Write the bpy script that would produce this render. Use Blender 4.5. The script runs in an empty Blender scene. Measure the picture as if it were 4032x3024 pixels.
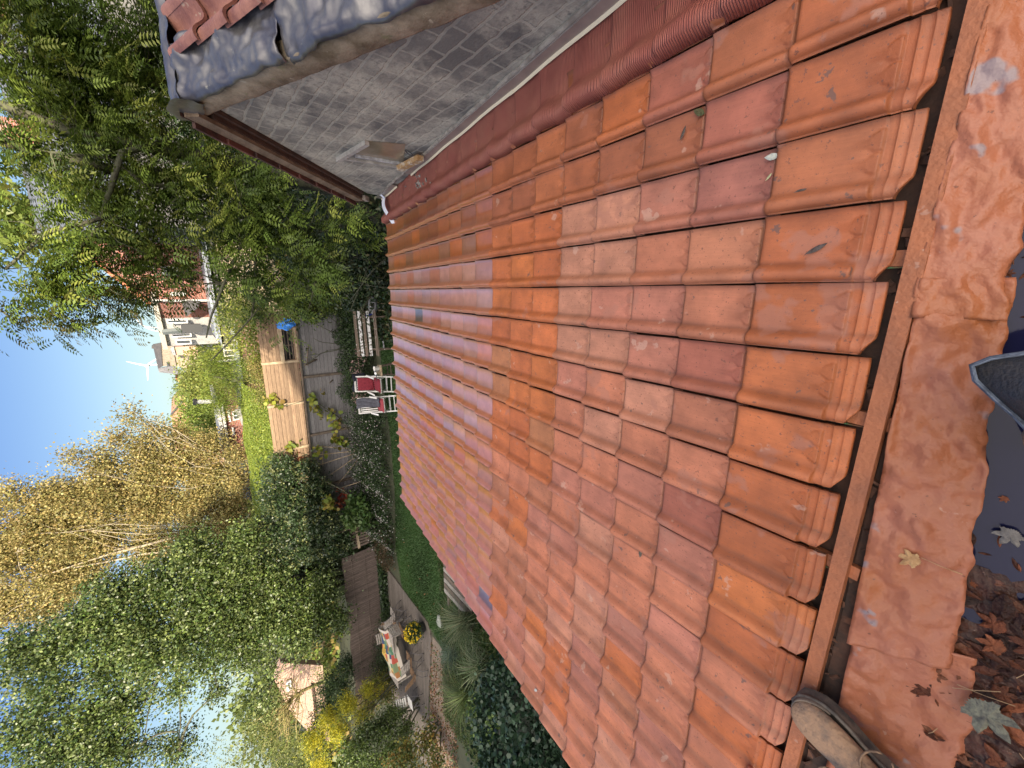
import bpy, bmesh, math, random
import numpy as np
from mathutils import noise as NZ
from mathutils import Vector, Matrix
random.seed(7); rng = np.random.default_rng(7)
R = math.radians
S = bpy.context.scene

# ------------------------------------------------------------------ camera
H = 5.0                                   # camera height above the garden
RM = np.array([[0.01169997, -0.97381488, -0.22704118],
               [-0.64429816, -0.18098061, 0.74305175],
               [-0.7646849, 0.13758853, -0.6295446]])     # world <- (image right, image down, forward)
cam_d = bpy.data.cameras.new('camera'); cam = bpy.data.objects.new('camera', cam_d); S.collection.objects.link(cam)
cam_d.sensor_width = 36; cam_d.lens = 36*1516/4032; cam_d.clip_start = .02; cam_d.clip_end = 3000
cam.matrix_world = Matrix([[RM[0,0], -RM[0,1], -RM[0,2], 0], [RM[1,0], -RM[1,1], -RM[1,2], 0],
                           [RM[2,0], -RM[2,1], -RM[2,2], H], [0,0,0,1]])
S.camera = cam
# ------------------------------------------------------------------ light
GLOW = 14.5
SUN_EL, SUN_AZ = R(22), R(168)
W = bpy.data.worlds.new('World'); S.world = W; W.use_nodes = True
nt = W.node_tree; bg = nt.nodes['Background']
sky = nt.nodes.new('ShaderNodeTexSky'); sky.sky_type = 'NISHITA'; sky.sun_disc = False
sky.sun_elevation = SUN_EL; sky.sun_rotation = SUN_AZ; sky.air_density = 1.0; sky.dust_density = .6; sky.ozone_density = 1.5
gm = nt.nodes.new('ShaderNodeGamma'); gm.inputs[1].default_value = .5; nt.links.new(sky.outputs[0], gm.inputs[0])   # a hazy, evenly bright sky
tn = nt.nodes.new('ShaderNodeMix'); tn.data_type = 'RGBA'; tn.blend_type = 'MULTIPLY'; tn.inputs[0].default_value = 1; tn.inputs[7].default_value = (.93, 1, 1.08, 1)
nt.links.new(gm.outputs[0], tn.inputs[6])
wn_ = nt.nodes.new; wl_ = nt.links.new
gt = wn_('ShaderNodeTexCoord'); sx = wn_('ShaderNodeSeparateXYZ'); wl_(gt.outputs['Generated'], sx.inputs[0])
mr = wn_('ShaderNodeMapRange'); mr.inputs[1].default_value = 0; mr.inputs[2].default_value = .36; mr.interpolation_type = 'SMOOTHSTEP'; wl_(sx.outputs[2], mr.inputs[0])
m1 = wn_('ShaderNodeMix'); m1.data_type = 'RGBA'; m1.inputs[6].default_value = (.92, 1.04, 1.05, 1); m1.inputs[7].default_value = (.42, .60, .97, 1); wl_(mr.outputs[0], m1.inputs[0])
m2 = wn_('ShaderNodeMix'); m2.data_type = 'RGBA'; m2.blend_type = 'MULTIPLY'; m2.inputs[0].default_value = 1; wl_(tn.outputs[2], m2.inputs[6]); wl_(m1.outputs[2], m2.inputs[7])
dp = wn_('ShaderNodeVectorMath'); dp.operation = 'DOT_PRODUCT'; wl_(gt.outputs['Generated'], dp.inputs[0]); dp.inputs[1].default_value = (.16, -.66, .73)   # added glow high behind the camera, above the sun, to brighten the shaded roof
mx_ = wn_('ShaderNodeMath'); mx_.operation = 'MAXIMUM'; mx_.inputs[1].default_value = 0; wl_(dp.outputs['Value'], mx_.inputs[0])
pw0 = wn_('ShaderNodeMath'); pw0.operation = 'POWER'; pw0.inputs[1].default_value = 2.6; wl_(mx_.outputs[0], pw0.inputs[0])
gc = wn_('ShaderNodeMix'); gc.data_type = 'RGBA'; gc.inputs[6].default_value = (0,0,0,1); gc.inputs[7].default_value = (GLOW*1.0, GLOW*.87, GLOW*.70, 1); wl_(pw0.outputs[0], gc.inputs[0])
ad = wn_('ShaderNodeMix'); ad.data_type = 'RGBA'; ad.blend_type = 'ADD'; ad.inputs[0].default_value = 1; wl_(m2.outputs[2], ad.inputs[6]); wl_(gc.outputs[2], ad.inputs[7])
wl_(ad.outputs[2], bg.inputs[0]); bg.inputs[1].default_value = .15
sl = bpy.data.lights.new('sun', 'SUN'); so = bpy.data.objects.new('sun', sl); S.collection.objects.link(so)
sl.energy = 4.8; sl.angle = R(.5); sl.color = (1, .87, .68)
sd = Vector((math.sin(SUN_AZ)*math.cos(SUN_EL), math.cos(SUN_AZ)*math.cos(SUN_EL), math.sin(SUN_EL)))
so.rotation_euler = sd.to_track_quat('Z', 'Y').to_euler()
S.view_settings.view_transform = 'Standard'; S.view_settings.look = 'None'; S.view_settings.gamma = 1
S.view_settings.exposure = 1.15
S.cycles.max_bounces = 6; S.cycles.transparent_max_bounces = 6

# ------------------------------------------------------------------ helpers
def ray(px, py):
    v = RM @ np.array([px-2016., py-1512., 1516.]); return v
def P(px, py, Y):                          # point of the photograph on the vertical plane y = Y
    w = ray(px, py); return Vector(w*(Y/w[1])) + Vector((0,0,H))
def G(px, py, z=0.):                       # point of the photograph on the horizontal plane z
    w = ray(px, py); return Vector(w*((z-H)/w[2])) + Vector((0,0,H))
def V(*a): return Vector(a)
def tag(o, label=None, cat=None, group=None, kind=None):
    if label: o['label'] = label
    if cat: o['category'] = cat
    if group: o['group'] = group
    if kind: o['kind'] = kind
    return o
def thing(name, label, cat, loc=(0,0,0), rz=0, group=None):
    o = bpy.data.objects.new(name, None); S.collection.objects.link(o)
    o.empty_display_size = .1; o.location = loc; o.rotation_euler = (0,0,rz)
    return tag(o, label, cat, group)
def link(name, me, m=None, parent=None, local=False):
    if m:
        for q in (m if isinstance(m, (list, tuple)) else [m]): me.materials.append(q)
    o = bpy.data.objects.new(name, me); S.collection.objects.link(o)
    if parent:
        o.parent = parent
        if not local and parent.type == 'EMPTY': o.location = -parent.location
    return o
def copy_tree(o, parent=None):
    c = o.copy(); S.collection.objects.link(c); c.parent = parent
    if parent: c.matrix_parent_inverse = o.matrix_parent_inverse.copy()
    for ch in o.children: copy_tree(ch, c)
    return c

class MB:
    def __init__(s): s.v = []; s.f = []; s.mi = []
    def add(s, vs, fs, mi=0):
        n = len(s.v); s.v += [tuple(x) for x in vs]; s.f += [tuple(i+n for i in f) for f in fs]; s.mi += [mi]*len(fs)
    def box(s, c, size, M=None, mi=0, bev=0):
        hx, hy, hz = size[0]/2, size[1]/2, size[2]/2
        vs = [Vector((x*hx, y*hy, z*hz)) for x in (-1,1) for y in (-1,1) for z in (-1,1)]
        if M is not None: vs = [M @ v for v in vs]
        vs = [v+Vector(c) for v in vs]
        s.add(vs, [(0,1,3,2),(4,6,7,5),(0,4,5,1),(2,3,7,6),(0,2,6,4),(1,5,7,3)], mi)
    def bar(s, a, b, w, h, up=(0,0,1), mi=0):      # box from a to b
        a = Vector(a); b = Vector(b); d = (b-a); L = d.length
        if L < 1e-6: return
        d /= L; x = d.cross(Vector(up))
        if x.length < 1e-4: x = d.cross(Vector((1,0,0)))
        x.normalize(); z = x.cross(d)
        M = Matrix((x, d, z)).transposed()
        s.box((a+b)/2, (w, L, h), M, mi)
    def tube(s, pts, rad, n=8, mi=0, cap=True):
        pts = [Vector(p) for p in pts]
        if not isinstance(rad, (list, tuple)): rad = [rad]*len(pts)
        base = len(s.v); prev = None
        for i, p in enumerate(pts):
            d = (pts[min(i+1, len(pts)-1)]-pts[max(i-1, 0)])
            d = d.normalized() if d.length > 0 else Vector((0,0,1))
            x = (prev - d*prev.dot(d)) if prev else d.orthogonal()
            if x.length < 1e-5: x = d.orthogonal()
            x.normalize(); prev = x; y = d.cross(x)
            for k in range(n):
                a = 2*math.pi*k/n; s.v.append(tuple(p+(x*math.cos(a)+y*math.sin(a))*rad[i]))
        for i in range(len(pts)-1):
            for k in range(n):
                a = base+i*n+k; b = base+i*n+(k+1) % n
                s.f.append((a, b, b+n, a+n)); s.mi.append(mi)
        if cap:
            s.f.append(tuple(base+k for k in range(n))[::-1]); s.mi.append(mi)
            e = base+(len(pts)-1)*n; s.f.append(tuple(e+k for k in range(n))); s.mi.append(mi)
    def lathe(s, c, prof, n=16, M=None, mi=0):
        base = len(s.v)
        for r, z in prof:
            for k in range(n):
                a = 2*math.pi*k/n; q = Vector((r*math.cos(a), r*math.sin(a), z))
                if M is not None: q = M @ q
                s.v.append(tuple(q+Vector(c)))
        for i in range(len(prof)-1):
            for k in range(n):
                a = base+i*n+k; b = base+i*n+(k+1) % n
                s.f.append((a, b, b+n, a+n)); s.mi.append(mi)
        s.f.append(tuple(base+k for k in range(n))[::-1]); s.mi.append(mi)
        e = base+(len(prof)-1)*n; s.f.append(tuple(e+k for k in range(n))); s.mi.append(mi)
    def grid(s, fn, nu, nv, mi=0):
        base = len(s.v)
        for i in range(nu+1):
            for j in range(nv+1): s.v.append(tuple(fn(i/nu, j/nv)))
        for i in range(nu):
            for j in range(nv):
                a = base+i*(nv+1)+j; s.f.append((a, a+nv+1, a+nv+2, a+1)); s.mi.append(mi)
    def prism(s, poly, d, mi=0):                    # closed polygon extruded by vector d
        n = len(poly); poly = [Vector(p) for p in poly]; d = Vector(d)
        s.add(poly+[p+d for p in poly], [tuple(range(n))[::-1], tuple(range(n, 2*n))] + [(i, (i+1) % n, (i+1) % n+n, i+n) for i in range(n)], mi)
    def build(s, name, m=None, parent=None, smooth=False, local=False, col=None):
        me = bpy.data.meshes.new(name); me.from_pydata(s.v, [], s.f)
        if m is not None:
            for q in (m if isinstance(m, (list, tuple)) else [m]): me.materials.append(q)
        if isinstance(m, (list, tuple)): me.polygons.foreach_set('material_index', s.mi)
        if smooth: me.polygons.foreach_set('use_smooth', [True]*len(s.f))
        if col is not None: setcol(me, np.tile(np.array([*col, 1.]), (len(s.v), 1)))
        me.update()
        return link(name, me, None, parent, local)

def setcol(me, arr):
    a = me.color_attributes.new('Col', 'FLOAT_COLOR', 'POINT'); a.data.foreach_set('color', np.asarray(arr, dtype=np.float32).ravel())

# ------------------------------------------------------------------ materials
def mat(name, col=None, rough=.7, col2=None, nscale=3, ramp=(.4, .6), det=6, bump=0, bscale=40, spec=.5, metal=0, spots=None,
        stretch=None, extra=None, coat=0, crough=.25):
    m = bpy.data.materials.new(name); m.use_nodes = True; t = m.node_tree; N = t.nodes; L = t.links
    b = N['Principled BSDF']; b.inputs['Roughness'].default_value = rough; b.inputs['Metallic'].default_value = metal
    b.inputs['Specular IOR Level'].default_value = spec
    if coat: b.inputs['Coat Weight'].default_value = coat; b.inputs['Coat Roughness'].default_value = crough
    tc = N.new('ShaderNodeTexCoord'); mp = N.new('ShaderNodeMapping'); L.new(tc.outputs['Object'], mp.inputs[0])
    if stretch: mp.inputs['Scale'].default_value = stretch
    vec = mp.outputs[0]
    if col is None:
        at = N.new('ShaderNodeAttribute'); at.attribute_name = 'Col'; cur = at.outputs['Color']
    else:
        rgb = N.new('ShaderNodeRGB'); rgb.outputs[0].default_value = (*col, 1); cur = rgb.outputs[0]
    def mixc(fac, a, b_, mode='MIX'):
        mx = N.new('ShaderNodeMix'); mx.data_type = 'RGBA'; mx.blend_type = mode
        if isinstance(fac, (int, float)): mx.inputs['Factor'].default_value = fac
        else: L.new(fac, mx.inputs['Factor'])
        for i, q in ((6, a), (7, b_)):
            if isinstance(q, tuple): mx.inputs[i].default_value = (*q, 1)
            else: L.new(q, mx.inputs[i])
        return mx.outputs[2]
    def noise(sc, d=6, lo=.4, hi=.6, src=None, off=0):
        n = N.new('ShaderNodeTexNoise'); n.inputs['Scale'].default_value = sc; n.inputs['Detail'].default_value = d; n.inputs['Roughness'].default_value = .62
        n.noise_dimensions = '4D'; n.inputs['W'].default_value = off
        L.new(src or vec, n.inputs['Vector'])
        r = N.new('ShaderNodeMapRange'); r.inputs[1].default_value = lo; r.inputs[2].default_value = hi
        L.new(n.outputs[0], r.inputs[0]); return r.outputs[0], n.outputs[0]
    if col2 is not None:
        f, raw = noise(nscale, det, *ramp)
        if isinstance(col2, float): cur = mixc(f, cur, mixc(1.0, cur, (col2,)*3, 'MULTIPLY'))
        else: cur = mixc(f, cur, col2)
    if spots:
        for i, (sc, lo, c, amt) in enumerate(spots):
            f, raw = noise(sc, 3, lo, lo+.03, off=3.1*i+1)
            mm = N.new('ShaderNodeMath'); mm.operation = 'MULTIPLY'; L.new(f, mm.inputs[0]); mm.inputs[1].default_value = amt
            cur = mixc(mm.outputs[0], cur, c)
    if extra: cur = extra(N, L, tc, vec, cur, mixc, noise, b)
    L.new(cur, b.inputs['Base Color'])
    if bump:
        n = N.new('ShaderNodeTexNoise'); n.inputs['Scale'].default_value = bscale; n.inputs['Detail'].default_value = 5; L.new(vec, n.inputs['Vector'])
        bp = N.new('ShaderNodeBump'); bp.inputs['Strength'].default_value = bump; bp.inputs['Distance'].default_value = .01
        L.new(n.outputs[0], bp.inputs['Height'])
        if b.inputs['Normal'].is_linked: L.new(b.inputs['Normal'].links[0].from_socket, bp.inputs['Normal'])
        L.new(bp.outputs[0], b.inputs['Normal'])
    return m

WOB = .04
def brick(axes='XZ', c1=(.25,.1,.07), c2=(.32,.14,.09), mortar=(.35,.32,.28), bw=.21, bh=.07, ms=.01, smear=None, rough=.85, bumpd=.006):
    def ex(N, L, tc, vec, cur, mixc, noise, b):
        sp = N.new('ShaderNodeSeparateXYZ'); L.new(tc.outputs['Object'], sp.inputs[0])
        cb = N.new('ShaderNodeCombineXYZ'); L.new(sp.outputs[axes[0]], cb.inputs[0]); L.new(sp.outputs[axes[1]], cb.inputs[1])
        wob = N.new('ShaderNodeTexNoise'); wob.inputs['Scale'].default_value = 9; wob.inputs['Detail'].default_value = 4; L.new(tc.outputs['Object'], wob.inputs['Vector'])
        ma = N.new('ShaderNodeVectorMath'); ma.operation = 'MULTIPLY_ADD'; L.new(wob.outputs['Color'], ma.inputs[0]); ma.inputs[1].default_value = (WOB,)*3; L.new(cb.outputs[0], ma.inputs[2])
        br = N.new('ShaderNodeTexBrick'); L.new(ma.outputs[0], br.inputs['Vector'])
        br.inputs['Color1'].default_value = (*c1, 1); br.inputs['Color2'].default_value = (*c2, 1); br.inputs['Mortar'].default_value = (*mortar, 1)
        br.inputs['Scale'].default_value = 1; br.inputs['Brick Width'].default_value = bw; br.inputs['Row Height'].default_value = bh
        br.inputs['Mortar Size'].default_value = ms; br.inputs['Mortar Smooth'].default_value = .3; br.inputs['Bias'].default_value = 0
        f, _ = noise(2.2, 5, .35, .65, tc.outputs['Object'])
        o = mixc(f, br.outputs[0], mixc(1.0, br.outputs[0], (.72,.74,.78), 'MULTIPLY'))
        if smear:
            sc, lo, hi, c, amt = smear
            f2, _ = noise(sc, 8, lo, hi, tc.outputs['Object'], 5)
            f3, _ = noise(38, 6, .30, .50, tc.outputs['Object'], 2)
            mm = N.new('ShaderNodeMath'); mm.operation = 'MULTIPLY'; L.new(f2, mm.inputs[0]); L.new(f3, mm.inputs[1])
            m2 = N.new('ShaderNodeMath'); m2.operation = 'MULTIPLY'; L.new(mm.outputs[0], m2.inputs[0]); m2.inputs[1].default_value = amt
            o = mixc(m2.outputs[0], o, c)
        bp = N.new('ShaderNodeBump'); bp.inputs['Strength'].default_value = .6; bp.inputs['Distance'].default_value = bumpd
        inv = N.new('ShaderNodeMath'); inv.operation = 'SUBTRACT'; inv.inputs[0].default_value = 1; L.new(br.outputs['Fac'], inv.inputs[1])
        L.new(inv.outputs[0], bp.inputs['Height']); L.new(bp.outputs[0], b.inputs['Normal'])
        return o
    return ex
def stripes(axis, scale, c, width=.06, bumpd=.01, jit=.12, grain=True):   # board joints across an axis, each board its own tone
    def ex(N, L, tc, vec, cur, mixc, noise, b):
        sp = N.new('ShaderNodeSeparateXYZ'); L.new(tc.outputs['Object'], sp.inputs[0])
        mu = N.new('ShaderNodeMath'); mu.operation = 'MULTIPLY'; L.new(sp.outputs[axis], mu.inputs[0]); mu.inputs[1].default_value = scale
        fl = N.new('ShaderNodeMath'); fl.operation = 'FLOOR'; L.new(mu.outputs[0], fl.inputs[0])
        fr = N.new('ShaderNodeMath'); fr.operation = 'FRACT'; L.new(mu.outputs[0], fr.inputs[0])
        wn = N.new('ShaderNodeTexWhiteNoise'); wn.noise_dimensions = '1D'; L.new(fl.outputs[0], wn.inputs['W'])
        r = N.new('ShaderNodeMapRange'); r.inputs[3].default_value = 1-jit*2; r.inputs[4].default_value = 1+jit; L.new(wn.outputs[0], r.inputs[0])
        cc = N.new('ShaderNodeCombineColor')
        for i in range(3): L.new(r.outputs[0], cc.inputs[i])
        o = mixc(1.0, cur, cc.outputs[0], 'MULTIPLY')
        lt = N.new('ShaderNodeMath'); lt.operation = 'LESS_THAN'; L.new(fr.outputs[0], lt.inputs[0]); lt.inputs[1].default_value = width
        o = mixc(lt.outputs[0], o, c)
        inv = N.new('ShaderNodeMath'); inv.operation = 'SUBTRACT'; inv.inputs[0].default_value = 1; L.new(lt.outputs[0], inv.inputs[1])
        bp = N.new('ShaderNodeBump'); bp.inputs['Strength'].default_value = .8; bp.inputs['Distance'].default_value = bumpd
        L.new(inv.outputs[0], bp.inputs['Height']); L.new(bp.outputs[0], b.inputs['Normal'])
        return o
    return ex
def leafmat(name, rough=.5, trans=.35, spec=.4):
    m = bpy.data.materials.new(name); m.use_nodes = True; t = m.node_tree; N = t.nodes; L = t.links
    b = N['Principled BSDF']; b.inputs['Roughness'].default_value = rough; b.inputs['Specular IOR Level'].default_value = spec
    at = N.new('ShaderNodeAttribute'); at.attribute_name = 'Col'; L.new(at.outputs['Color'], b.inputs['Base Color'])
    tr = N.new('ShaderNodeBsdfTranslucent'); mx = N.new('ShaderNodeMixShader'); mx.inputs[0].default_value = trans
    L.new(at.outputs['Color'], tr.inputs[0]); L.new(b.outputs[0], mx.inputs[1]); L.new(tr.outputs[0], mx.inputs[2])
    L.new(mx.outputs[0], N['Material Output'].inputs[0]); return m
LEAF = leafmat('leaf'); IVYL = leafmat('glossy_leaf', .42, .2, .5)

TILE = mat('clay_tile', None, .52, .62, 8, (.36, .68), 9, .25, 420, coat=.10, spots=[(24, .655, (.12,.075,.06), .8), (11, .655, (.50,.34,.26), .45), (70, .625, (.16,.065,.04), .8), (5, .60, (.34,.15,.10), .55), (150, .64, (.12,.05,.035), .75)])
GTILE = mat('clay_tile_glazed', None, .28, .8, 16, (.35, .65), 8, .08, 40, spec=1, coat=1, crough=.13, spots=[(30, .73, (.10,.07,.06), .7)])
BARK = mat('bark', (.10,.105,.06), .9, (.045,.04,.028), 9, bump=.6, bscale=30)
BARKY = mat('lichen_bark', (.32,.27,.09), .9, (.16,.13,.06), 9, bump=.5, bscale=30)
BIRCH = mat('birch_bark', (.34,.29,.21), .8, (.12,.09,.07), 14, (.58,.66), bump=.3, stretch=(1,1,.25))
WOODG = mat('grey_fence_wood', (.235,.225,.225), .85, (.13,.12,.118), 6, (.35,.7), 8, .3, 60, stretch=(1.2,8,9), extra=stripes('Z', 7.4, (.02,.018,.016), .05))
WOODU = mat('brown_fence_wood', (.29,.20,.125), .85, (.16,.10,.065), 5, (.35,.7), 8, .3, 60, stretch=(1.2,8,9), extra=stripes('Z', 8.2, (.06,.03,.018), .05))
POST = mat('post_wood', (.15,.115,.085), .85, (.08,.06,.045), 6, bump=.4, bscale=50)
POSTL = mat('pale_post_wood', (.42,.33,.22), .85, (.26,.19,.12), 6, bump=.4, bscale=50)
WHITEP = mat('white_paint', (.70,.69,.65), .55, (.5,.48,.44), 9, (.55,.75))
FLAKE = mat('flaked_white_paint', (.66,.66,.64), .7, (.10,.075,.055), 16, (.5,.56), 8, .3, 60)
FLAKEB = mat('mostly_bare_slat', (.15,.11,.08), .8, (.62,.62,.60), 14, (.60,.66), 8, .3, 60)
REDC = mat('red_cushion_cloth', (.20,.016,.028), .9, (.14,.01,.02), 20, bump=.2, bscale=300)
GREYC = mat('grey_blanket_cloth', (.095,.095,.115), .95, (.06,.06,.075), 12, bump=.3, bscale=200)
NAVY = mat('navy_cloth', (.012,.014,.024), .9)
METAL = mat('steel_pan', (.55,.56,.55), .3, metal=1)
DARKM = mat('dark_metal', (.03,.03,.032), .5)
BLUEP = mat('blue_plastic', (.03,.17,.62), .4, (.06,.28,.75), 12, bump=.8, bscale=25)
LEADM = mat('grey_lead', (.10,.10,.12), .36, (.22,.215,.205), 6, (.4,.7), 8, .5, 14, metal=.55, spots=[(16,.66,(.45,.43,.33),.6)])
RAWL = mat('dusty_lead', (.40,.145,.078), .45, (.37,.12,.04), 3, (.4,.62), 8, 1.0, 26, spots=[(7,.63,(.27,.25,.26),.75),(60,.67,(.16,.06,.035),.85),(24,.69,(.52,.33,.25),.6)])
RBOARD = mat('dusty_ridge_board', (.42,.145,.058), .62, (.30,.11,.05), 9, (.42,.66), 9, .5, 80, spots=[(18,.64,(.46,.26,.18),.6),(40,.71,(.55,.4,.3),.5),(80,.71,(.12,.05,.03),.7)])
DARKG = mat('dark_gap', (.045,.03,.024), .95, (.09,.045,.03), 14, bump=.6, bscale=40)
OLDWOOD = mat('weathered_verge_wood', (.26,.19,.125), .85, (.13,.09,.058), 4, (.38,.66), 9, .5, 40, stretch=(4,1,4), spots=[(14,.70,(.42,.36,.27),.5)])
BROWNW = mat('dark_brown_wood', (.085,.045,.03), .7, (.05,.026,.018), 5, bump=.3, bscale=40, stretch=(4,1,4))
STONE = mat('mossy_stone_coping', (.33,.265,.185), .9, (.12,.088,.05), 4.5, (.40,.62), 10, .9, 30, spots=[(7,.62,(.17,.16,.08),.7),(16,.66,(.50,.43,.32),.6),(50,.70,(.05,.04,.03),.7)])
ALU = mat('pale_metal_strip', (.42,.37,.33), .38, (.34,.3,.27), 7, metal=.5, spots=[(12,.68,(.6,.55,.5),.5)])
CREAM = mat('cream_edge', (.75,.66,.47), .5)
GLASS = mat('dusty_glass', (.22,.18,.12), .12, (.3,.25,.18), 4, spec=.6)
WFRAME = mat('grey_white_frame', (.46,.44,.40), .6, (.3,.28,.25), 14, bump=.2)
CLOTHW = mat('white_tape', (.78,.80,.86), .8, (.66,.7,.8), 10)
GAMMA = None

# ------------------------------------------------------------------ foliage tools
def unit(n):
    v = rng.normal(size=(n, 3)); return v/np.linalg.norm(v, axis=1)[:, None]
def leaf_mesh(name, C, size, col, m=LEAF, parent=None, aspect=.5, axis=None, up=None, kind6=False):
    """C centres (N,3), size (N,), col (N,3): folded four-cornered leaves, or six-sided ones"""
    n = len(C); A = unit(n) if axis is None else axis/np.maximum(np.linalg.norm(axis, axis=1), 1e-6)[:, None]
    B = np.cross(A, unit(n) if up is None else up); B /= np.maximum(np.linalg.norm(B, axis=1), 1e-6)[:, None]
    Nn = np.cross(A, B); s = np.asarray(size)[:, None]*np.ones((n, 1)); w = s*aspect
    if kind6:
        pts = [C-A*s*.5, C-A*s*.18+B*w*.5+Nn*s*.06, C+A*s*.22+B*w*.42+Nn*s*.06, C+A*s*.5-Nn*s*.04, C+A*s*.22-B*w*.42+Nn*s*.06, C-A*s*.18-B*w*.5+Nn*s*.06]
    else:
        pts = [C-A*s*.5, C+B*w*.5+Nn*s*.07, C+A*s*.5, C-B*w*.5+Nn*s*.07]
    k = len(pts); vs = np.stack(pts, 1).reshape(-1, 3)
    me = bpy.data.meshes.new(name); me.vertices.add(n*k); me.vertices.foreach_set('co', vs.ravel().astype(np.float32))
    me.loops.add(n*k); me.loops.foreach_set('vertex_index', np.arange(n*k, dtype=np.int32))
    me.polygons.add(n); me.polygons.foreach_set('loop_start', np.arange(0, n*k, k, dtype=np.int32)); me.polygons.foreach_set('loop_total', np.full(n, k, dtype=np.int32))
    setcol(me, np.concatenate([np.repeat(col, k, 0), np.ones((n*k, 1))], 1)); me.update(calc_edges=True); me.validate()
    return link(name, me, m, parent)
def palette(n, cols, jit=.18):
    c = np.array(cols)[rng.integers(0, len(cols), n)]; return np.clip(c*(1+rng.normal(0, jit, (n, 1))), .004, .9)
def cloud(blobs, nclump, per, cr, shell=.45, flat=.8):
    """clumped points through a set of ellipsoids (centre, radius or radii, weight)"""
    w = np.array([(b[1] if np.isscalar(b[1]) else float(np.mean(b[1])))**2*(b[2] if len(b) > 2 else 1) for b in blobs]); w /= w.sum()
    idx = rng.choice(len(blobs), nclump, p=w); out = []; cid = []
    for i, bi in enumerate(idx):
        c, r = np.array(blobs[bi][0]), blobs[bi][1]; r = np.array([r]*3 if np.isscalar(r) else r, dtype=float)
        p = c + unit(1)[0]*r*rng.random()**shell
        q = rng.normal(size=(per, 3))*cr*np.array([1, 1, flat])*(0.6+.8*rng.random())
        out.append(p+q); cid += [i]*per
    return np.concatenate(out), np.array(cid)
def foliage(name, blobs, nclump, per, cr, size, cols, m=LEAF, parent=None, aspect=.55, clumpjit=.22, shell=.45, zmin=.02, kind6=False, droop=0):
    C, cid = cloud(blobs, nclump, per, cr, shell); k = C[:, 2] > zmin; C, cid = C[k], cid[k]
    cj = 1+rng.normal(0, clumpjit, nclump); cc = palette(nclump, cols, .1)
    col = np.clip(.5*cc[cid]+.5*palette(len(C), cols), .003, .9)*np.clip(cj[cid], .5, 1.6)[:, None]
    ax = unit(len(C)); ax[:, 2] -= droop
    return leaf_mesh(name, C, size*(.7+.6*rng.random(len(C))), col, m, parent, aspect, ax, kind6=kind6)
def compound(name, blobs, ncl, per, cr, L, cols, parent, m=LEAF, shell=.5, pairs=5):
    C, cid = cloud(blobs, ncl, per, cr, shell); n = len(C)
    ax = unit(n); ax[:, 2] = ax[:, 2]*.45-.45; ax /= np.linalg.norm(ax, axis=1)[:, None]
    side = np.cross(ax, np.array([0, 0, 1.])+unit(n)*.35); side /= np.linalg.norm(side, axis=1)[:, None]
    nn = np.cross(ax, side); Ls = L*(.75+.5*rng.random(n)); cs = palette(ncl, cols, .2)[cid]*(1+rng.normal(0, .12, (n, 1)))
    Pc, A, U, Sz, Co = [], [], [], [], []
    for k in range(pairs):
        t = .25+.7*k/pairs
        for sg in (-1, 1):
            d = ax*.5+side*sg*.85; d /= np.linalg.norm(d, axis=1)[:, None]
            sz = Ls*(.30 if k < pairs-1 else .26)
            Pc.append(C+ax*(t*Ls)[:, None]+d*(sz*.5)[:, None]-np.array([0, 0, 1.])*(Ls*t*t*.18)[:, None]); A.append(d); U.append(nn); Sz.append(sz); Co.append(cs)
    Pc.append(C+ax*(Ls*1.05)[:, None]-np.array([0, 0, 1.])*(Ls*.2)[:, None]); A.append(ax); U.append(nn); Sz.append(Ls*.32); Co.append(cs)
    Pc, A, U, Sz, Co = map(np.concatenate, (Pc, A, U, Sz, Co)); U = U+unit(len(U))*.25
    return leaf_mesh(name, Pc, Sz, np.clip(Co*(1+rng.normal(0, .1, (len(Co), 1))), .003, .9), m, parent, .36, A, np.cross(A, U)*0+U, kind6=False), C, ax
def limb(mb, a, b, r0, r1, bend=.15, n=5, sides=7):
    a, b = Vector(a), Vector(b); L = (b-a).length; o = Vector(unit(1)[0])*L*bend
    pts = []
    for i in range(n+1):
        t = i/n; pts.append(a.lerp(b, t)+o*math.sin(math.pi*t)+Vector(unit(1)[0])*L*.015)
    mb.tube(pts, [r0+(r1-r0)*i/n for i in range(n+1)], sides); return pts
def twigs(mb, base, targets, r=.02, every=1):
    for tpt in targets[::every]: 
        b = min(base, key=lambda q: (Vector(q)-Vector(tpt)).length)
        limb(mb, b, tpt, r, r*.25, .1, 3, 4)

# ================================================================== SETTING
GROUND = mat('garden_soil', (.055,.06,.03), .95, (.03,.035,.018), 1.2, (.35,.65), 8, .8, 14, spots=[(5,.62,(.10,.085,.045),.5)])
g = MB(); g.add([(-400,-60,0),(400,-60,0),(400,1500,0),(-400,1500,0)], [(0,1,2,3)])
tag(g.build('ground', GROUND), kind='structure')
LAWN = mat('lawn_turf', (.038,.085,.022), .95, (.06,.115,.035), 3, (.35,.65), 8, 1, 60)
lawn_poly = [(2.5,12.9),(2.5,4.5),(-8.4,4.5),(-9.6,7.6),(-11.3,8.7),(-11.1,10.1),(-11.0,12.2),(-9.5,12.6),(-7,12.35),(-5,12.4),(-3,12.8)]
g = MB(); g.add([(x,y,.006) for x,y in lawn_poly], [tuple(range(len(lawn_poly)))]); tag(g.build('lawn', LAWN), kind='structure')
g = MB(); PG = [(-11.35,9.9),(-11.3,8.75),(-12.6,8.3),(-15.5,8.9),(-18.5,9.3),(-18.5,10.6),(-14.6,10.35)]
GRAV = mat('gravel_path', (.26,.20,.155), .95, (.13,.10,.075), 30, (.4,.6), 8, 1, 60, spots=[(24,.62,(.24,.10,.05),.7),(9,.6,(.05,.09,.03),.5)])
g.add([(x,y,.010) for x,y in PG], [tuple(range(len(PG)))]); tag(g.build('path', GRAV), kind='structure')
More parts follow.
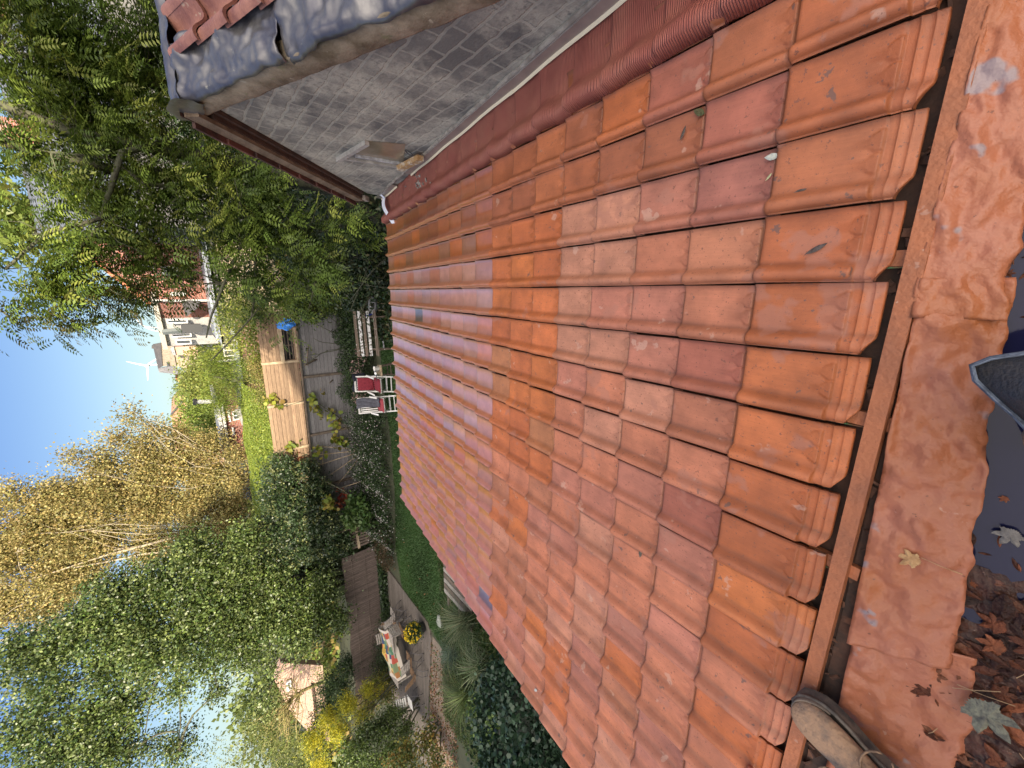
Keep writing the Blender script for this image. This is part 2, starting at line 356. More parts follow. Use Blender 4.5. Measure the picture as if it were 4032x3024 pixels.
DECKW = mat('patio_boards', (.16,.135,.11), .85, (.085,.07,.058), 5, (.35,.7), 8, .4, 50, stretch=(1,6,1), extra=stripes('Y', 8.5, (.03,.024,.02), .07))
g = MB(); PD = [(-10.95,13.6),(-10.95,10.15),(-11.45,9.95),(-14.7,10.4),(-18.6,10.65),(-18.6,14.2),(-14.2,13.7)]
g.prism([(x,y,.0) for x,y in PD], (0,0,.05)); tag(g.build('patio', DECKW), kind='structure')

# ================================================================== TILED ROOF (lean-to behind the ridge board)
SC = 1.38; al = R(8.8)
Dv = np.array([0, math.cos(al), -math.sin(al)]); Nv = np.array([0, math.sin(al), math.cos(al)]); Xv = np.array([1., 0, 0]); O = np.array([0, 0, H])
def RP(s, t, h=0.):                        # roof coordinates in metres: across, down the slope, above
    return O + Xv*s + Dv*t + Nv*(h-SC)
PITCH = .1465*SC; GAUGE = .1865*SC; HEAD = .272*SC; TLEN = .312
def prof(s, w):
    xs = [-.003, 0, .004, .010, .018, .026, .034, .042, .050, .060, w-.036, w-.024, w-.016, w-.011]
    hs = [.009, .022, .033, .039, .042, .040, .033, .018, .008, .005, .004, .006, .011, .012]
    return np.interp(s, xs, hs)
def tile(k, j, fine, color, mb_v, mb_f, mb_c, first):
    """one interlocking clay tile: side roll, pan, two thumb lugs and head ribs"""
    w = PITCH; s0 = .476*SC-PITCH*k; t0 = HEAD+GAUGE*j
    ds, dt = (rng.random()-.5)*.006, (rng.random()-.5)*.010; rot = (rng.random()-.5)*.026; dh = rng.random()*.006
    if fine: ss = np.array([-.004,0,.004,.010,.018,.026,.034,.042,.050,.060]+list(np.linspace(.066, w-.040, 26))+[w-.036,w-.030,w-.024,w-.016,w-.011])
    else: ss = np.array([-.004,.002,.012,.018,.028,.042,.056,w*.6,w-.034,w-.018,w-.011])
    if fine and j == 0: tt = np.array([0,.004,.010,.015,.017,.019,.021,.023,.030,.034,.038,.041,.043,.045,.048,.055,.062,.0655,.0675,.070,.073,.077,.081,.085,.09,.095,.1,.14,.2,.26,.295,.303,.308,.312])
    elif fine: tt = np.array([.03,.05,.058,.062,.066,.068,.070,.074,.079,.084,.09,.095,.1,.14,.2,.26,.295,.303,.308,.312])
    else: tt = np.array([.03,.06,.1,.17,.25,.295,.307,.312])
    Sg, Tg = np.meshgrid(ss, tt, indexing='ij')
    h = prof(Sg, w)
    roll = np.clip((.055-Sg)/.02, 0, 1)
    lift = .026*Tg/TLEN
    if fine:
        low = np.clip((.068-Tg)/.002, 0, 1)
        h = h-low*.0035
        for c in (.088, .140):
            r2 = ((Sg-c)/.024)**2+((Tg-.069)/.028)**2
            h = h+np.where((Tg >= .0665) & (r2 < 1), .0085*np.clip(1-(Tg-.069)/.028*.85, 0, 1), 0)
            rim = np.exp(-((np.sqrt(r2)-1.0)/.08)**2)*(Tg >= .0685); h = h+rim*.0018
        if j == 0:
            h = h+.0042*np.exp(-((Tg-.043)/.0022)**2)+.0028*np.exp(-((Tg-.019)/.0020)**2)-.004*np.clip((.036-Tg)/.004, 0, 1)
            h = h-roll*low*.5*h*(Tg < .068)
            h = h-np.clip((.014-Tg)/.014, 0, 1)*.003
    if j == 0: Tg = np.maximum(Tg, np.clip(.040-Sg, 0, 1)*.62*(Tg < .03)+Tg*(Tg >= .03)*0)
    tail = np.clip((Tg-.300)/.012, 0, 1); h = h*(1-.16*tail*roll)-.0025*tail**2
    if not first: h = h+.0008*np.sin(Sg*40+k)*1
    Sx = s0+Sg+ds+rot*(Tg-.15); Tx = t0+Tg+dt-rot*(Sg-.1)
    h = h+lift+dh
    vs = O+Sx[..., None]*Xv+Tx[..., None]*Dv+(h[..., None]-SC)*Nv
    n0 = len(mb_v); ns, ntt = Sg.shape; flat = vs.reshape(-1, 3); mb_v.extend(map(tuple, flat))
    for a in range(ns-1):
        for b in range(ntt-1):
            q = n0+a*ntt+b; mb_f.append((q, q+ntt, q+ntt+1, q+1))
    # edge skirts (thickness of the clay)
    def skirt(ids, drop):
        m0 = len(mb_v)
        for i in ids: p = np.array(mb_v[i])-Nv*drop; mb_v.append(tuple(p))
        for i in range(len(ids)-1): mb_f.append((ids[i], ids[i+1], m0+i+1, m0+i))
    skirt([n0+a*ntt+ntt-1 for a in range(ns)], .013)
    skirt([n0+b for b in range(ntt)][::-1], .007 if k < 18 else .075)
    skirt([n0+(ns-1)*ntt+b for b in range(ntt)], .010)
    if j == 0: skirt([n0+a*ntt for a in range(ns)][::-1], .012)
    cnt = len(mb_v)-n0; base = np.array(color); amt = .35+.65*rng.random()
    foot = np.exp(-((Sg-.050)/.010)**2)*.38*amt+np.exp(-((Sg-(w-.014))/.006)**2)*.35  # roll foot and edges darkened: grime with the roll's shadow painted in
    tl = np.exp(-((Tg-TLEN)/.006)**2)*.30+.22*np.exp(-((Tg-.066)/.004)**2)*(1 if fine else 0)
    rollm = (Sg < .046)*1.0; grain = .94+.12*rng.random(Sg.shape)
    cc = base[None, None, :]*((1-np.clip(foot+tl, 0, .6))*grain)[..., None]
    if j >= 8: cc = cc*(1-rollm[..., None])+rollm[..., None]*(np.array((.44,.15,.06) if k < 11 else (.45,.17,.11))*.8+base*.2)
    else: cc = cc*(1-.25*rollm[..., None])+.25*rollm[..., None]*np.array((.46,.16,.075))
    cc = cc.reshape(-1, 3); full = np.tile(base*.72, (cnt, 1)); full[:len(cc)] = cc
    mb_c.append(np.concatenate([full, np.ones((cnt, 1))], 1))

ORG=(.52,.155,.046); DORG=(.47,.135,.040); SAL=(.49,.185,.10); PNK=(.44,.175,.115); BEI=(.50,.235,.145); RED=(.33,.108,.07); OCH=(.49,.19,.060); PUR=(.36,.135,.10); BRN=(.41,.135,.052); BRT=(.52,.16,.04); PALE=(.52,.24,.15)
def tile_color(k, j):
    r = random.random()
    def pick(*cs): return cs[int(random.random()*len(cs))]
    if j == 0: c = BRT if k == 9 else pick(DORG, ORG, DORG, SAL) if k > 3 else pick((.42,.12,.038), BRN, (.36,.11,.042))
    elif k <= 1: c = pick(BRN, (.36,.115,.045), (.30,.10,.045), (.33,.11,.05), DORG)  # brown columns by the wall, weaker light there put into darker tones
    elif j >= 8:
        if k <= 2: c = pick(BRN, (.34,.15,.075), DORG, (.31,.14,.08))
        elif k <= 10: c = pick((.44,.23,.19), (.40,.21,.19), (.46,.24,.18), PNK, (.42,.25,.23), (.47,.22,.15))  # glazed pinks, paled to carry the sky sheen in the colour
        else: c = pick(OCH, OCH, SAL, (.38,.16,.08), DORG, OCH)
    elif j >= 5 and k <= 9: c = pick(BRT, ORG, ORG, (.45,.19,.08), DORG)
    elif j in (2,3,4) and k in (2,3,4,5,6,7): c = pick(BEI, SAL, PNK, PALE, SAL)
    else: c = pick(SAL, PNK, SAL, ORG, PNK, (.42,.17,.09), PALE if k > 9 else RED)
    if (k, j) in ((1,1),(0,2)): c = RED
    if (k, j) in ((2,1),): c = PUR
    if (k, j) in ((2,3),): c = BEI
    if (k, j) == (17, 8): c = (.15,.09,.085)
    if (k, j) in ((5,14),): c = (.16,.12,.10)
    if (k, j) in ((12,6),(15,5)): c = BRT
    f = 1+rng.normal(0, .06); c = tuple(a*.86+b*.14 for a, b in zip(c, (.49,.155,.065))) if c[0] > .2 else c; return tuple(min(.9, max(.01, q*f)) for q in c)

eave = O+Dv*(HEAD+GAUGE*18+TLEN)-Nv*SC
roof = thing('tiled_roof', 'low orange clay tiled lean-to roof between the dusty lead strip and the garden', 'roof', (-1, 2.6, 3.1))
near = sorted([(k, j) for k in range(-1, 19) for j in range(19)], key=lambda q: (q[1]*GAUGE+.4)**2+1.9+(.476*SC-PITCH*q[0]+.1)**2)
near = [q for q in near if q[0] >= 0][:100]; ns_ = set(near)
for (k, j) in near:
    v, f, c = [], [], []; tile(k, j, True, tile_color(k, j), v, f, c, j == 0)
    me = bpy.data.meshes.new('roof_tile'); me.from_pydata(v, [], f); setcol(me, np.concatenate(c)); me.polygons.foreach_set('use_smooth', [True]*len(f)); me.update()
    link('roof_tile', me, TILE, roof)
v, f, c = [], [], []; mi = []
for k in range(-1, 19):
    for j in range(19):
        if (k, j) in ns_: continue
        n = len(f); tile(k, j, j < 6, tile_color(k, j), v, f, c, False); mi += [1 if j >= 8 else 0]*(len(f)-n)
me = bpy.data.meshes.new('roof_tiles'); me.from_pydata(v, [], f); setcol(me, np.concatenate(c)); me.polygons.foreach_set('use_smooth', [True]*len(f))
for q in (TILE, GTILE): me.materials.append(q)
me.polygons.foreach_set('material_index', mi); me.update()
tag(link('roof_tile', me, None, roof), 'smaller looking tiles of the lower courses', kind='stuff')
sL, sR = .476*SC-PITCH*18, 1.16
# sheathing under the tiles, debris gap, battens, ridge board
g = MB(); g.add([RP(sL+.02,.30,-.045),RP(sR,.30,-.045),RP(sR,eave[1]+.1,-.03),RP(sL+.02,eave[1]+.1,-.03)], [(0,1,2,3)])
g.build('roof_underlay', DARKG, roof)
g = MB(); g.bar(RP(sL-.3,.363,-.002), RP(1.8,.318,-.002), .040, .03, Nv); ob = g.build('ridge_board', RBOARD, roof)
g = MB(); GREEN = mat('green_treated_wood', (.05,.17,.07), .8, (.16,.07,.03), 30, (.45,.55))
for s in (.10,-.335,-.80,-1.30,.72): g.bar(RP(s,.30,-.026), RP(s+.004,.43,-.026), .040, .02, Nv, 0)
g.build('cross_batten', [RBOARD, GREEN], roof)
for s in (.10,-.335,-.80,-1.30,.72):
    g = MB(); g.box(RP(s-.021,.39,-.020), (.003,.11,.018)); g.build('green_stain', GREEN, roof)
# bits of broken clay and debris in the gap
g = MB()
for i in range(150):
    s = -2.1+2.9*random.random(); c = RP(s, .30+.10*random.random(), -.042+.008*random.random()); M = Matrix.Rotation(random.random()*6, 3, unit(1)[0]); q = .006+.018*random.random()
    g.box(c, (q*1.6, q, q*.35), M)
tag(g.build('debris', mat('clay_debris', (.16,.075,.045), .95, (.07,.04,.03), 30, bump=.4), roof), kind='stuff')
# annex walls under the roof
ANW = mat('annex_brick', (.2,.1,.08), .9, extra=brick('XZ'))
y0, y1 = .3, eave[1]-.12
def rz(y): return H-(SC+y*math.sin(al))/math.cos(al)-.09
g = MB(); g.prism([(sL+.1,y0,0),(sL+.1,y1,0),(sL+.1,y1,rz(y1)),(sL+.1,y0,rz(y0))], (4.0,0,0)); g.build('wall', ANW, roof)

# ================================================================== GUTTER, LEAD, WATER, LEAVES
gut = thing('box_gutter', 'dusty orange lead lined gutter full of dark water along the ridge of the tiled roof', 'gutter', (-.5, -.2, 3.5))
def lead(name, s0, s1, ea, eb, zoff, seed, label, cut0=0, cut1=0):
    r = np.random.default_rng(seed); ph = r.random(8)*6
    def fn(u, v):
        x = s1+(s0-s1)*u
        a = ea(x); b = eb(x)+.016*NZ.noise((x*5, seed, 0))+.010*NZ.noise((x*14, seed, 5))
        x2 = x+cut0*(1-u)*v+cut1*u*v
        y = a+(b-a)*v
        z = 3.592+zoff-.012*v-.02*v*v+.0025*math.sin(x*17+ph[2]+v*3)+.0022*math.sin(x*37+ph[3]-v*7)+.003*math.sin(v*13+x*29+ph[4])
        q_ = lambda f_, o_: NZ.noise((x*f_+o_, y*f_*1.4, seed*2.7))
        z += .013*q_(7, 0)-.010*abs(q_(10, 14))+.014*abs(q_(14, 4))+.008*q_(27, 8)+.006*abs(q_(46, 2))
        y += .010*q_(9, 30)*v+.004*q_(40, 3)*v
        return (x2, y, z)
    g = MB(); g.grid(fn, int(abs(s1-s0)*110)+8, 22)
    m0 = len(g.v); o = g.build(name, RAWL, gut, True); md = o.modifiers.new('thick', 'SOLIDIFY'); md.thickness = .004; md.offset = -1
    if label: tag(o, label)
    return o
ea = lambda x: .100-.030*(-x/1.1) if x < 0 else .104-.012*x
eb = lambda x: -.048+.055*x if x > -.1 else -.052+.085*(x+.1)
lead('lead_sheet', -.045, 1.9, lambda x: ea(x)+.006, lambda x: eb(x)+.006, .007, 3, 'flatter upper lead sheet with a straight cut end', cut0=0, cut1=.0)
lead('lead_sheet', -1.02, .05, ea, lambda x: eb(x)-.004, .001, 5, 'crumpled middle lead sheet dented all over', cut1=.06)
lead('lead_sheet', -1.60, -.955, lambda x: ea(x)-.01, lambda x: eb(x)-.045, -.012, 8, 'torn crumpled end piece of lead beside the boot', cut0=.05)
# gutter bed and back
g = MB(); g.box((.1,-.32,3.47), (4.2,.62,.03)); g.box((.1,.045,3.515), (4.2,.11,.07)); g.box((.1,-.66,3.56), (4.2,.02,.18))
g.build('gutter_bed', DARKG, gut)
WAT = mat('gutter_water_surface', (.012,.013,.040), .05, bump=.04, bscale=14, spec=.30)
g = MB(); g.grid(lambda u, v: (2.0-4.0*u, .06-.69*v, 3.535), 40, 12); tag(g.build('water', WAT, None, True), kind='structure')
# leaf litter
MAPLE = []
for i_ in range(66):
    th_ = -math.pi/2+2*math.pi*i_/66; d_ = [abs((th_-math.radians(q)+math.pi) % (2*math.pi)-math.pi) for q in (90, 38, 142, -12, 192)]
    r_ = .24+max(.30*math.exp(-(d_[0]/.33)**2), .26*math.exp(-(d_[1]/.30)**2), .26*math.exp(-(d_[2]/.30)**2), .13*math.exp(-(d_[3]/.30)**2), .13*math.exp(-(d_[4]/.30)**2))+(.025 if i_ % 3 == 0 else -.01)
    MAPLE.append((r_*math.cos(th_), r_*math.sin(th_)-.08))
OVAL = [(0,-.5),(.10,-.36),(.19,-.12),(.21,.08),(.14,.30),(0,.5),(-.14,.30),(-.21,.08),(-.19,-.12),(-.10,-.36)]
LANC = [(0,-.5),(.06,-.36),(.12,-.1),(.12,.1),(.07,.32),(0,.5),(-.07,.32),(-.12,.1),(-.12,-.1),(-.06,-.36)]
def flatleaf(mb, c, size, rot, outline, nrm=(0,0,1), curl=.15, mi=0):
    Z = Vector(nrm).normalized(); X = Vector((math.cos(rot), math.sin(rot), 0)); X = (X-Z*X.dot(Z)).normalized(); Y = Z.cross(X); c = Vector(c)
    vs = [c+Z*.004*size/.05]
    for x, y in outline: vs.append(c+X*x*size+Y*y*size+Z*size*(curl*(x*x*2+y*y)*(1 if (x+y) > -.2 else .4)+.01))
    n = len(outline); mb.add(vs, [(0, 1+i, 1+(i+1) % n) for i in range(n)], mi)
def lmat(n, c, c2, r=.6): return mat(n, c, r, c2, 60, (.4,.65), 6, .6, 120)
LITT = mat('wet_leaf', None, .4, .45, 50, (.35,.7), 6, .8, 90, spec=.22)
g = MB(); cols = []
pal = [(.17,.055,.024),(.10,.032,.015),(.23,.075,.032),(.06,.022,.012),(.22,.085,.042),(.035,.014,.009)]
for i in range(900):
    if i < 560: x = -.72-1.0*random.random(); y = -.06-.5*random.random(); z = 3.537+random.random()*.014+max(0, -.9-x)*.02
    elif i < 880: x = -.78+1.0*random.random()**.7; y = -.03-.55*random.random(); z = 3.534+random.random()*.004
    if i >= 880: x = .1+.7*random.random(); y = 0-.3*random.random(); z = 3.536
    if i >= 560 and -.62 < x < -.28 and y > -.2 and random.random() < .7: continue
    n0 = len(g.v); sz = (.025+.05*random.random())*(1.25 if i < 560 else .55)
    ol = [OVAL, LANC, MAPLE][int(random.random()*2.4)]
    nz = Vector((rng.normal()*.13, rng.normal()*.13, 1)) if i < 560 else Vector((rng.normal()*.04, rng.normal()*.04, 1))
    flatleaf(g, (x, y, z), sz, random.random()*6.3, ol, nz, .3*random.random())
    cc = np.array(pal[int(random.random()*6)])*(.6+.8*random.random()); cols += [[*cc, 1.]]*(len(g.v)-n0)
matt = MB(); matt.grid(lambda u, v: V(-.66-1.3*u, .0-.62*v, 3.5345+.010*NZ.noise((u*14, v*9, 3))+.006*NZ.noise((u*40, v*26, 7))+.010*min(1, u*4)), 110, 60)
tag(matt.build('leaf_mulch', mat('leaf_mulch_brown', (.085,.032,.018), .35, (.022,.010,.007), 26, (.38,.62), 10, .9, 70, spec=.35, spots=[(30,.62,(.17,.065,.035),.8),(55,.66,(.22,.14,.11),.6)]), None, True), 'sodden brown mulch of rotting leaves under the leaf heap', 'leaf mulch', kind='stuff')
me = bpy.data.meshes.new('leaf_litter'); me.from_pydata(g.v, [], g.f); setcol(me, np.array(cols)); tag(link('leaf_litter', me, LITT), 'wet brown leaves heaped in the gutter', 'leaf litter', kind='stuff')
g = MB()
for i in range(14):
    x = -.75-.6*random.random(); y = -.1-.3*random.random(); a = random.random()*3.1; L = .03+.08*random.random()
    g.tube([(x,y,3.562+.01*random.random()), (x+L*math.cos(a)*.5, y+L*math.sin(a)*.5, 3.568), (x+L*math.cos(a), y+L*math.sin(a), 3.562)], .0009, 4)
tag(g.build('twig_litter', mat('straw', (.42,.28,.15), .8)), 'thin straw coloured stalks on the wet leaves', 'twigs', kind='stuff')
def leadz(px, py): return G(px, py, 3.585)
# single leaves
def leaf_thing(name, label, c, size, rot, outline, colr, col2, nrm=(0,0,1), curl=.15, stalk=None, cat='leaf', group=None):
    g = MB(); flatleaf(g, c, size, rot, outline, nrm, curl); o = g.build(name, lmat(name, colr, col2))
    md = o.modifiers.new('thick', 'SOLIDIFY'); md.thickness = .0006
    tag(o, label, cat, group)
    if stalk:
        q = MB(); q.tube(stalk, [.0012,.0009,.0016], 6); q.build('stalk', lmat('leaf_stalk', (.55,.33,.15), (.4,.2,.1)), o)
    return o
c = leadz(3585, 2195)+V(0,0,.008)
e0, e1 = leadz(3630, 2190)+V(0,0,.010), G(3790, 2262, 3.60)
leaf_thing('maple_leaf', 'dry tan maple leaf with a long stalk lying on the crumpled lead', c, .062, math.atan2(e1.y-e0.y, e1.x-e0.x)+math.pi/2, MAPLE, (.55,.34,.15), (.38,.2,.08), curl=.25, stalk=[e0, (e0+e1)/2+V(0,0,.004), e1])
leaf_thing('dry_leaf', 'large grey green withered maple leaf on the brown leaf heap in the gutter', G(3890, 2800, 3.585)+V(-.01,0,.004), .115, 2.5, MAPLE, (.20,.20,.14), (.09,.085,.07), (.1,.1,1), .2)
leaf_thing('dry_leaf', 'pale grey sodden leaf floating on the dark gutter water', G(3975, 2110, 3.545), .06, 1.2, MAPLE, (.24,.22,.19), (.10,.09,.08), curl=.05)
TL = Nv
def on_tiles(px, py, h=.028):                  # point of the roof surface under a pixel
    w = ray(px, py); t = -(SC-h)/(w@Nv); return Vector(O+w*t)
roof_leaves = [(2755,442,.055,2.6,OVAL,(.055,.075,.022),(.10,.07,.03),'green curled leaf on a red tile near the pleated flashing'),
 (2690,525,.050,1.2,LANC,(.075,.055,.04),(.03,.022,.018),'shrivelled dark brown leaf on the red tile near the pleated flashing'),
 (3043,617,.046,-.1,OVAL,(.50,.52,.46),(.38,.4,.34),'pale silvery leaf at the gap beside the upper head tile'),
 (3027,697,.026,.9,LANC,(.40,.42,.22),(.3,.3,.15),'small yellowish leaf sliver just left of the silvery leaf'),
 (3148,753,.040,.15,LANC,(.12,.095,.08),(.05,.04,.035),'grey brown winged seed on an orange head tile'),
 (3215,980,.058,.5,LANC,(.10,.08,.07),(.04,.03,.025),'grey shrivelled leaf with thin dry stems on a head tile'),
 (2379,2186,.045,.3,LANC,(.45,.30,.19),(.3,.17,.1),'folded light brown leaf on a mauve tile in the left half'),
 (2522,2178,.044,1.6,OVAL,(.12,.10,.07),(.06,.05,.035),'dark olive leaf on a mauve tile in the left half'),
 (2110,2717,.050,.9,OVAL,(.48,.50,.46),(.35,.36,.33),'small pale leaf at the left verge of the roof'),
 (1942,1453,.03,.5,LANC,(.05,.02,.012),(.03,.015,.01),'tiny dark red leaf curl on the glossy lower tiles'),
 (2345,1752,.03,.3,OVAL,(.09,.085,.06),(.05,.05,.04),'round olive bit of leaf lying on an ochre tile')]
for (px, py, sz, rot, ol, c1, c2, lab) in roof_leaves:
    p = on_tiles(px, py, .030); leaf_thing('fallen_leaf', lab, p, sz, rot, ol, c1, c2, TL, .35, group='leaves fallen on the roof tiles')
# a rounded end of broken ridge tile at the bottom left of the picture
q = on_tiles(2965, 3010, .03); g = MB(); g.tube([q+V(-.13,-.02,.0), q+V(-.03,.0,.02), q+V(0,.004,.018)], [.016,.016,.010], 12)
tag(g.build('tile_fragment', TILE, None, True, col=(.40,.13,.08)), 'rounded broken piece of red clay lying on the head tiles', 'tile piece')

# ================================================================== BEHIND THE GUTTER: unseen house, placed and outlined to shade the garden
HB = mat('unseen_rear_brick', (.3,.15,.1), .9, extra=brick('XZ', (.36,.17,.11), (.42,.21,.14), (.45,.42,.36)))
ph = thing('brick_house', 'unseen tall brick house well behind the gutter, outlined to shade the garden', 'house', (1, -16, 0))
g = MB(); g.prism([(-9.4,-14,0),(18,-14,0),(18,-14,16.3),(8,-14,16.0),(2.2,-14,14.2),(-9.4,-14,14.2)], (0,-6,0)); g.build('wall', HB, ph)
pw_ = thing('unseen_parapet_wall', 'unseen low brick wall with a flat felt roof behind the gutter', 'wall', (1, -1, 0))
g = MB(); g.box((1,-.86,1.9), (11,.22,3.8)); g.build('wall', HB, pw_); g = MB(); g.box((1,-.86,3.83), (11.1,.30,.06)); g.build('coping', STONE, pw_)
g = MB(); g.box((1,-7.5,1.8), (11,13,3.6)); g.build('flat_roof', mat('unseen_roof_felt', (.12,.12,.12), .9, (.2,.19,.18), 3), pw_)

# ================================================================== GABLE WALLED WING on the right
WX = 1.17
GBW = mat('mortar_smeared_brick', (.2,.2,.2), .92, bump=.5, bscale=55, extra=brick('YZ', (.17,.163,.145), (.25,.238,.205), (.36,.345,.285), .22, .098, .010, smear=(3.0,.42,.60,(.50,.475,.385),.95), bumpd=.012))
wing = thing('gable_wing', 'small brick wing with a mortar smeared gable wall and lead dressed verge', 'building', (2.2, 3.2, 2.8))
ay, az = 3.42, 4.70                                   # apex of the wall
ny = 0.35; nz = az-(ay-ny)*math.tan(R(21.7))          # near slope runs down towards the viewer
fy, fz = 5.02, 3.10                                   # low far corner
def roofz(y): return H-(SC+y*math.sin(al))/math.cos(al)
def bz(y): return roofz(y)+.05
g = MB(); wl = [(WX,ny,0),(WX,fy,0),(WX,fy,fz-.02),(WX,ay,az-.02),(WX,ny,nz-.02)]
# opening of the window left out of the wall sheet
wy0, wy1 = 3.92, 4.48
g.prism(wl, (2.6,0,0)); g.build('wall', GBW, wing)
# ragged mortar fillet at the foot
g = MB(); pts = [(WX-.004, ny+.1+i*.12, bz(ny+.1+i*.12)+.075+.012*random.random()) for i in range(int((fy-ny)/.12))]
g.tube(pts, [.012+.008*random.random() for _ in pts], 6); g.build('mortar_fillet', mat('mortar', (.22,.19,.16), .95, (.36,.33,.28), 12, bump=.8, bscale=50), wing, True)
# near roof slope, stone verge under the lead, lead verge, ridge lead
nd = Vector((0, ny-ay, nz-az)).normalized(); nn = Vector((0, -nd.z, nd.y)); nn = nn if nn.z > 0 else -nn
NL = math.hypot(ay-ny, az-nz)
def NP(x, t, h): return Vector((x, ay, az))+nd*t+nn*h
g = MB()
def stone(u, v):
    t = -.05+(NL+.1)*u; a = v*math.pi*2; wob = .008*math.sin(t*9)+.006*math.sin(t*23)
    cs = [(0,-.005),(-.035,-.045),(-.050,-.02),(-.045,.118+wob*.4),(.03,.13)][int(min(4, v*4+.001))]
    return NP(WX+cs[0]-abs(wob)*.5, t, cs[1]+wob*.3)
g.grid(stone, 60, 4); g.add([NP(WX,-.02,0),NP(WX-.050,-.02,-.02),NP(WX-.045,-.02,.115),NP(WX+.03,-.02,.13)], [(0,1,2,3)]); g.build('verge_stone', STONE, wing, True)
def leadv(t0, t1, sd_, name='verge_lead', dz=0):
    ph_ = np.random.default_rng(sd_).random(6)*6
    def fn(u, v):
        t = t0+(t1-t0)*u; x = WX-.062+(.30)*v
        nz_ = lambda f_, o_: NZ.noise((x*f_+o_, t*f_*.8, sd_*3.3))
        h = .136+.034*nz_(5, 0)+.020*nz_(13, 5)+.010*nz_(31, 9)+.022*abs(nz_(8, 20))+.012*v+dz
        x += .018*nz_(4, 40)*(v > .9)
        if v < .08: h -= .030*(1-v/.08)+.006*NZ.noise((t*9, 1, 2))
        x += (.012*math.sin(t*12+ph_[3])+.012*math.sin(t*29+ph_[4])) * (v > .95)
        return NP(x, t, h)
    g = MB(); g.grid(fn, int((t1-t0)*70), 24); o = g.build(name, LEADM, wing, True); md = o.modifiers.new('t', 'SOLIDIFY'); md.thickness = .004; return o
leadv(-.02, 1.02, 1); leadv(1.03, 2.1, 2, dz=.003); leadv(2.11, NL+.05, 4)
g = MB()
def ridge(u, v):
    x = WX-.07+2.7*u; a = (v-.5)*1.9
    return Vector((x, ay+.03-math.sin(a)*(.15+.03*NZ.noise((x*5, 2, 7)))+.01*NZ.noise((x*12, v, 3)), az+.10+math.cos(a)*.07+.03*NZ.noise((x*6, v*3, 1))+.018*NZ.noise((x*15, v*6, 4))))
g.grid(ridge, 90, 14); g.build('ridge_lead', LEADM, wing, True)
g = MB()
def capend(u, v): return Vector((WX-.068-.004*math.sin(v*9), ay-.17+.38*u, az+.02+v*(.13+.05*math.sin(u*math.pi))+.006*math.sin(u*12)))
g.grid(capend, 10, 8); g.build('ridge_lead', LEADM, wing, True)
# pantiles of the near slope
PTM = mat('old_pantile', (.32,.145,.10), .5, (.17,.065,.05), 8, (.35,.65), 8, .4, 70, spots=[(12,.62,(.40,.33,.24),.6)])
g = MB(); pw, pg = .205, .30
for cix in range(10):
    for rix in range(int(NL/pg)+1):
        x0 = WX+.16+cix*pw; t0 = .02+rix*pg
        def fn(u, v):
            s = u*1.08; w = .035*math.sin(s*2*math.pi*.98+.5)+.005
            return NP(x0+s*pw, t0+v*(pg+.06), .135+w+.030*v+.0005*cix)
        g.grid(fn, 12, 3)
        def fe(u, v):
            s = u*1.08; w = .035*math.sin(s*2*math.pi*.98+.5)+.005
            return NP(x0+s*pw, t0+pg+.06, .135+w+.030-.018*v)
        g.grid(fe, 12, 1)
o = g.build('pantiles', PTM, wing, True)
# far slope: verge board, moulding, soffit shadow strip, tile edges
fd = Vector((0, fy-ay, fz-az)); FL = fd.length; fd.normalize(); fn_ = Vector((0, -fd.z, fd.y)); fn_ = fn_ if fn_.z > 0 else -fn_
def FP(x, t, h): return Vector((x, ay, az))+fd*t+fn_*h
g = MB(); g.bar(FP(WX-.075,-.03,.085), FP(WX-.075,FL+.0,.085), .028, .10, fn_); g.build('verge_board', OLDWOOD, wing)
g = MB(); g.bar(FP(WX-.035,.08,.045), FP(WX-.035,FL-.06,.045), .05, .045, fn_); g.bar(FP(WX-.015,.05,.005), FP(WX-.015,FL-.08,.005), .028, .03, fn_); g.build('verge_moulding', BROWNW, wing)
g = MB(); g.add([FP(WX-.09,-.05,.145),FP(WX+2.6,-.05,.145),FP(WX+2.6,FL+.1,.145),FP(WX-.09,FL+.1,.145)], [(0,1,2,3)])
for i in range(8): g.bar(FP(WX-.10,.05+i*.28,.150), FP(WX-.10,.05+i*.28+.30,.168), .045, .022, fn_)
g.build('far_slope_tiles', mat('dark_far_tiles', (.15,.055,.04), .8, (.05,.03,.025), 5), wing)
g = MB(); g.bar(FP(WX-.055,FL-.04,.02), FP(WX-.055,FL+.07,.02), .05, .05, fn_); g.build('corbel_stone', mat('corbel', (.42,.36,.29), .8, (.3,.25,.2), 12), wing)
# window standing in the gable foot
win = MB()
g = MB(); zb = bz(4.4)+.03
FW = [P(1325,625,1) for _ in ()]
def WP(px, py, off=0.):                      # point of the wall plane under a pixel
    w = ray(px, py); return Vector(w*((WX-off)/w[0]))+Vector((0,0,H))
A1, A2, A3, A4 = WP(1330,622), WP(1445,553), WP(1600,610), WP(1585,655)
g.bar(A1+V(-.012,0,0), A2+V(-.012,0,0), .035, .045, (1,0,0)); 
g.bar(WP(1345,616)+V(-.010,0,0), A4+V(-.010,0,0), .03, .022, (1,0,0)); wf = g.build('window', WFRAME, wing)
g = MB(); g.add([A2+V(-.004,0,0), WP(1595,565)+V(-.004,0,0), WP(1588,640)+V(-.004,0,0), WP(1392,606)+V(-.004,0,0)], [(0,1,2,3)]); g.build('pane', GLASS, wf, local=True)
g = MB(); g.bar(WP(1398,606)+V(-.014,0,0), WP(1590,640)+V(-.014,0,0), .022, .022, (1,0,0)); g.build('window_bar', mat('alu_bar', (.5,.52,.54), .4, (.3,.3,.3), 30), wf, local=True)
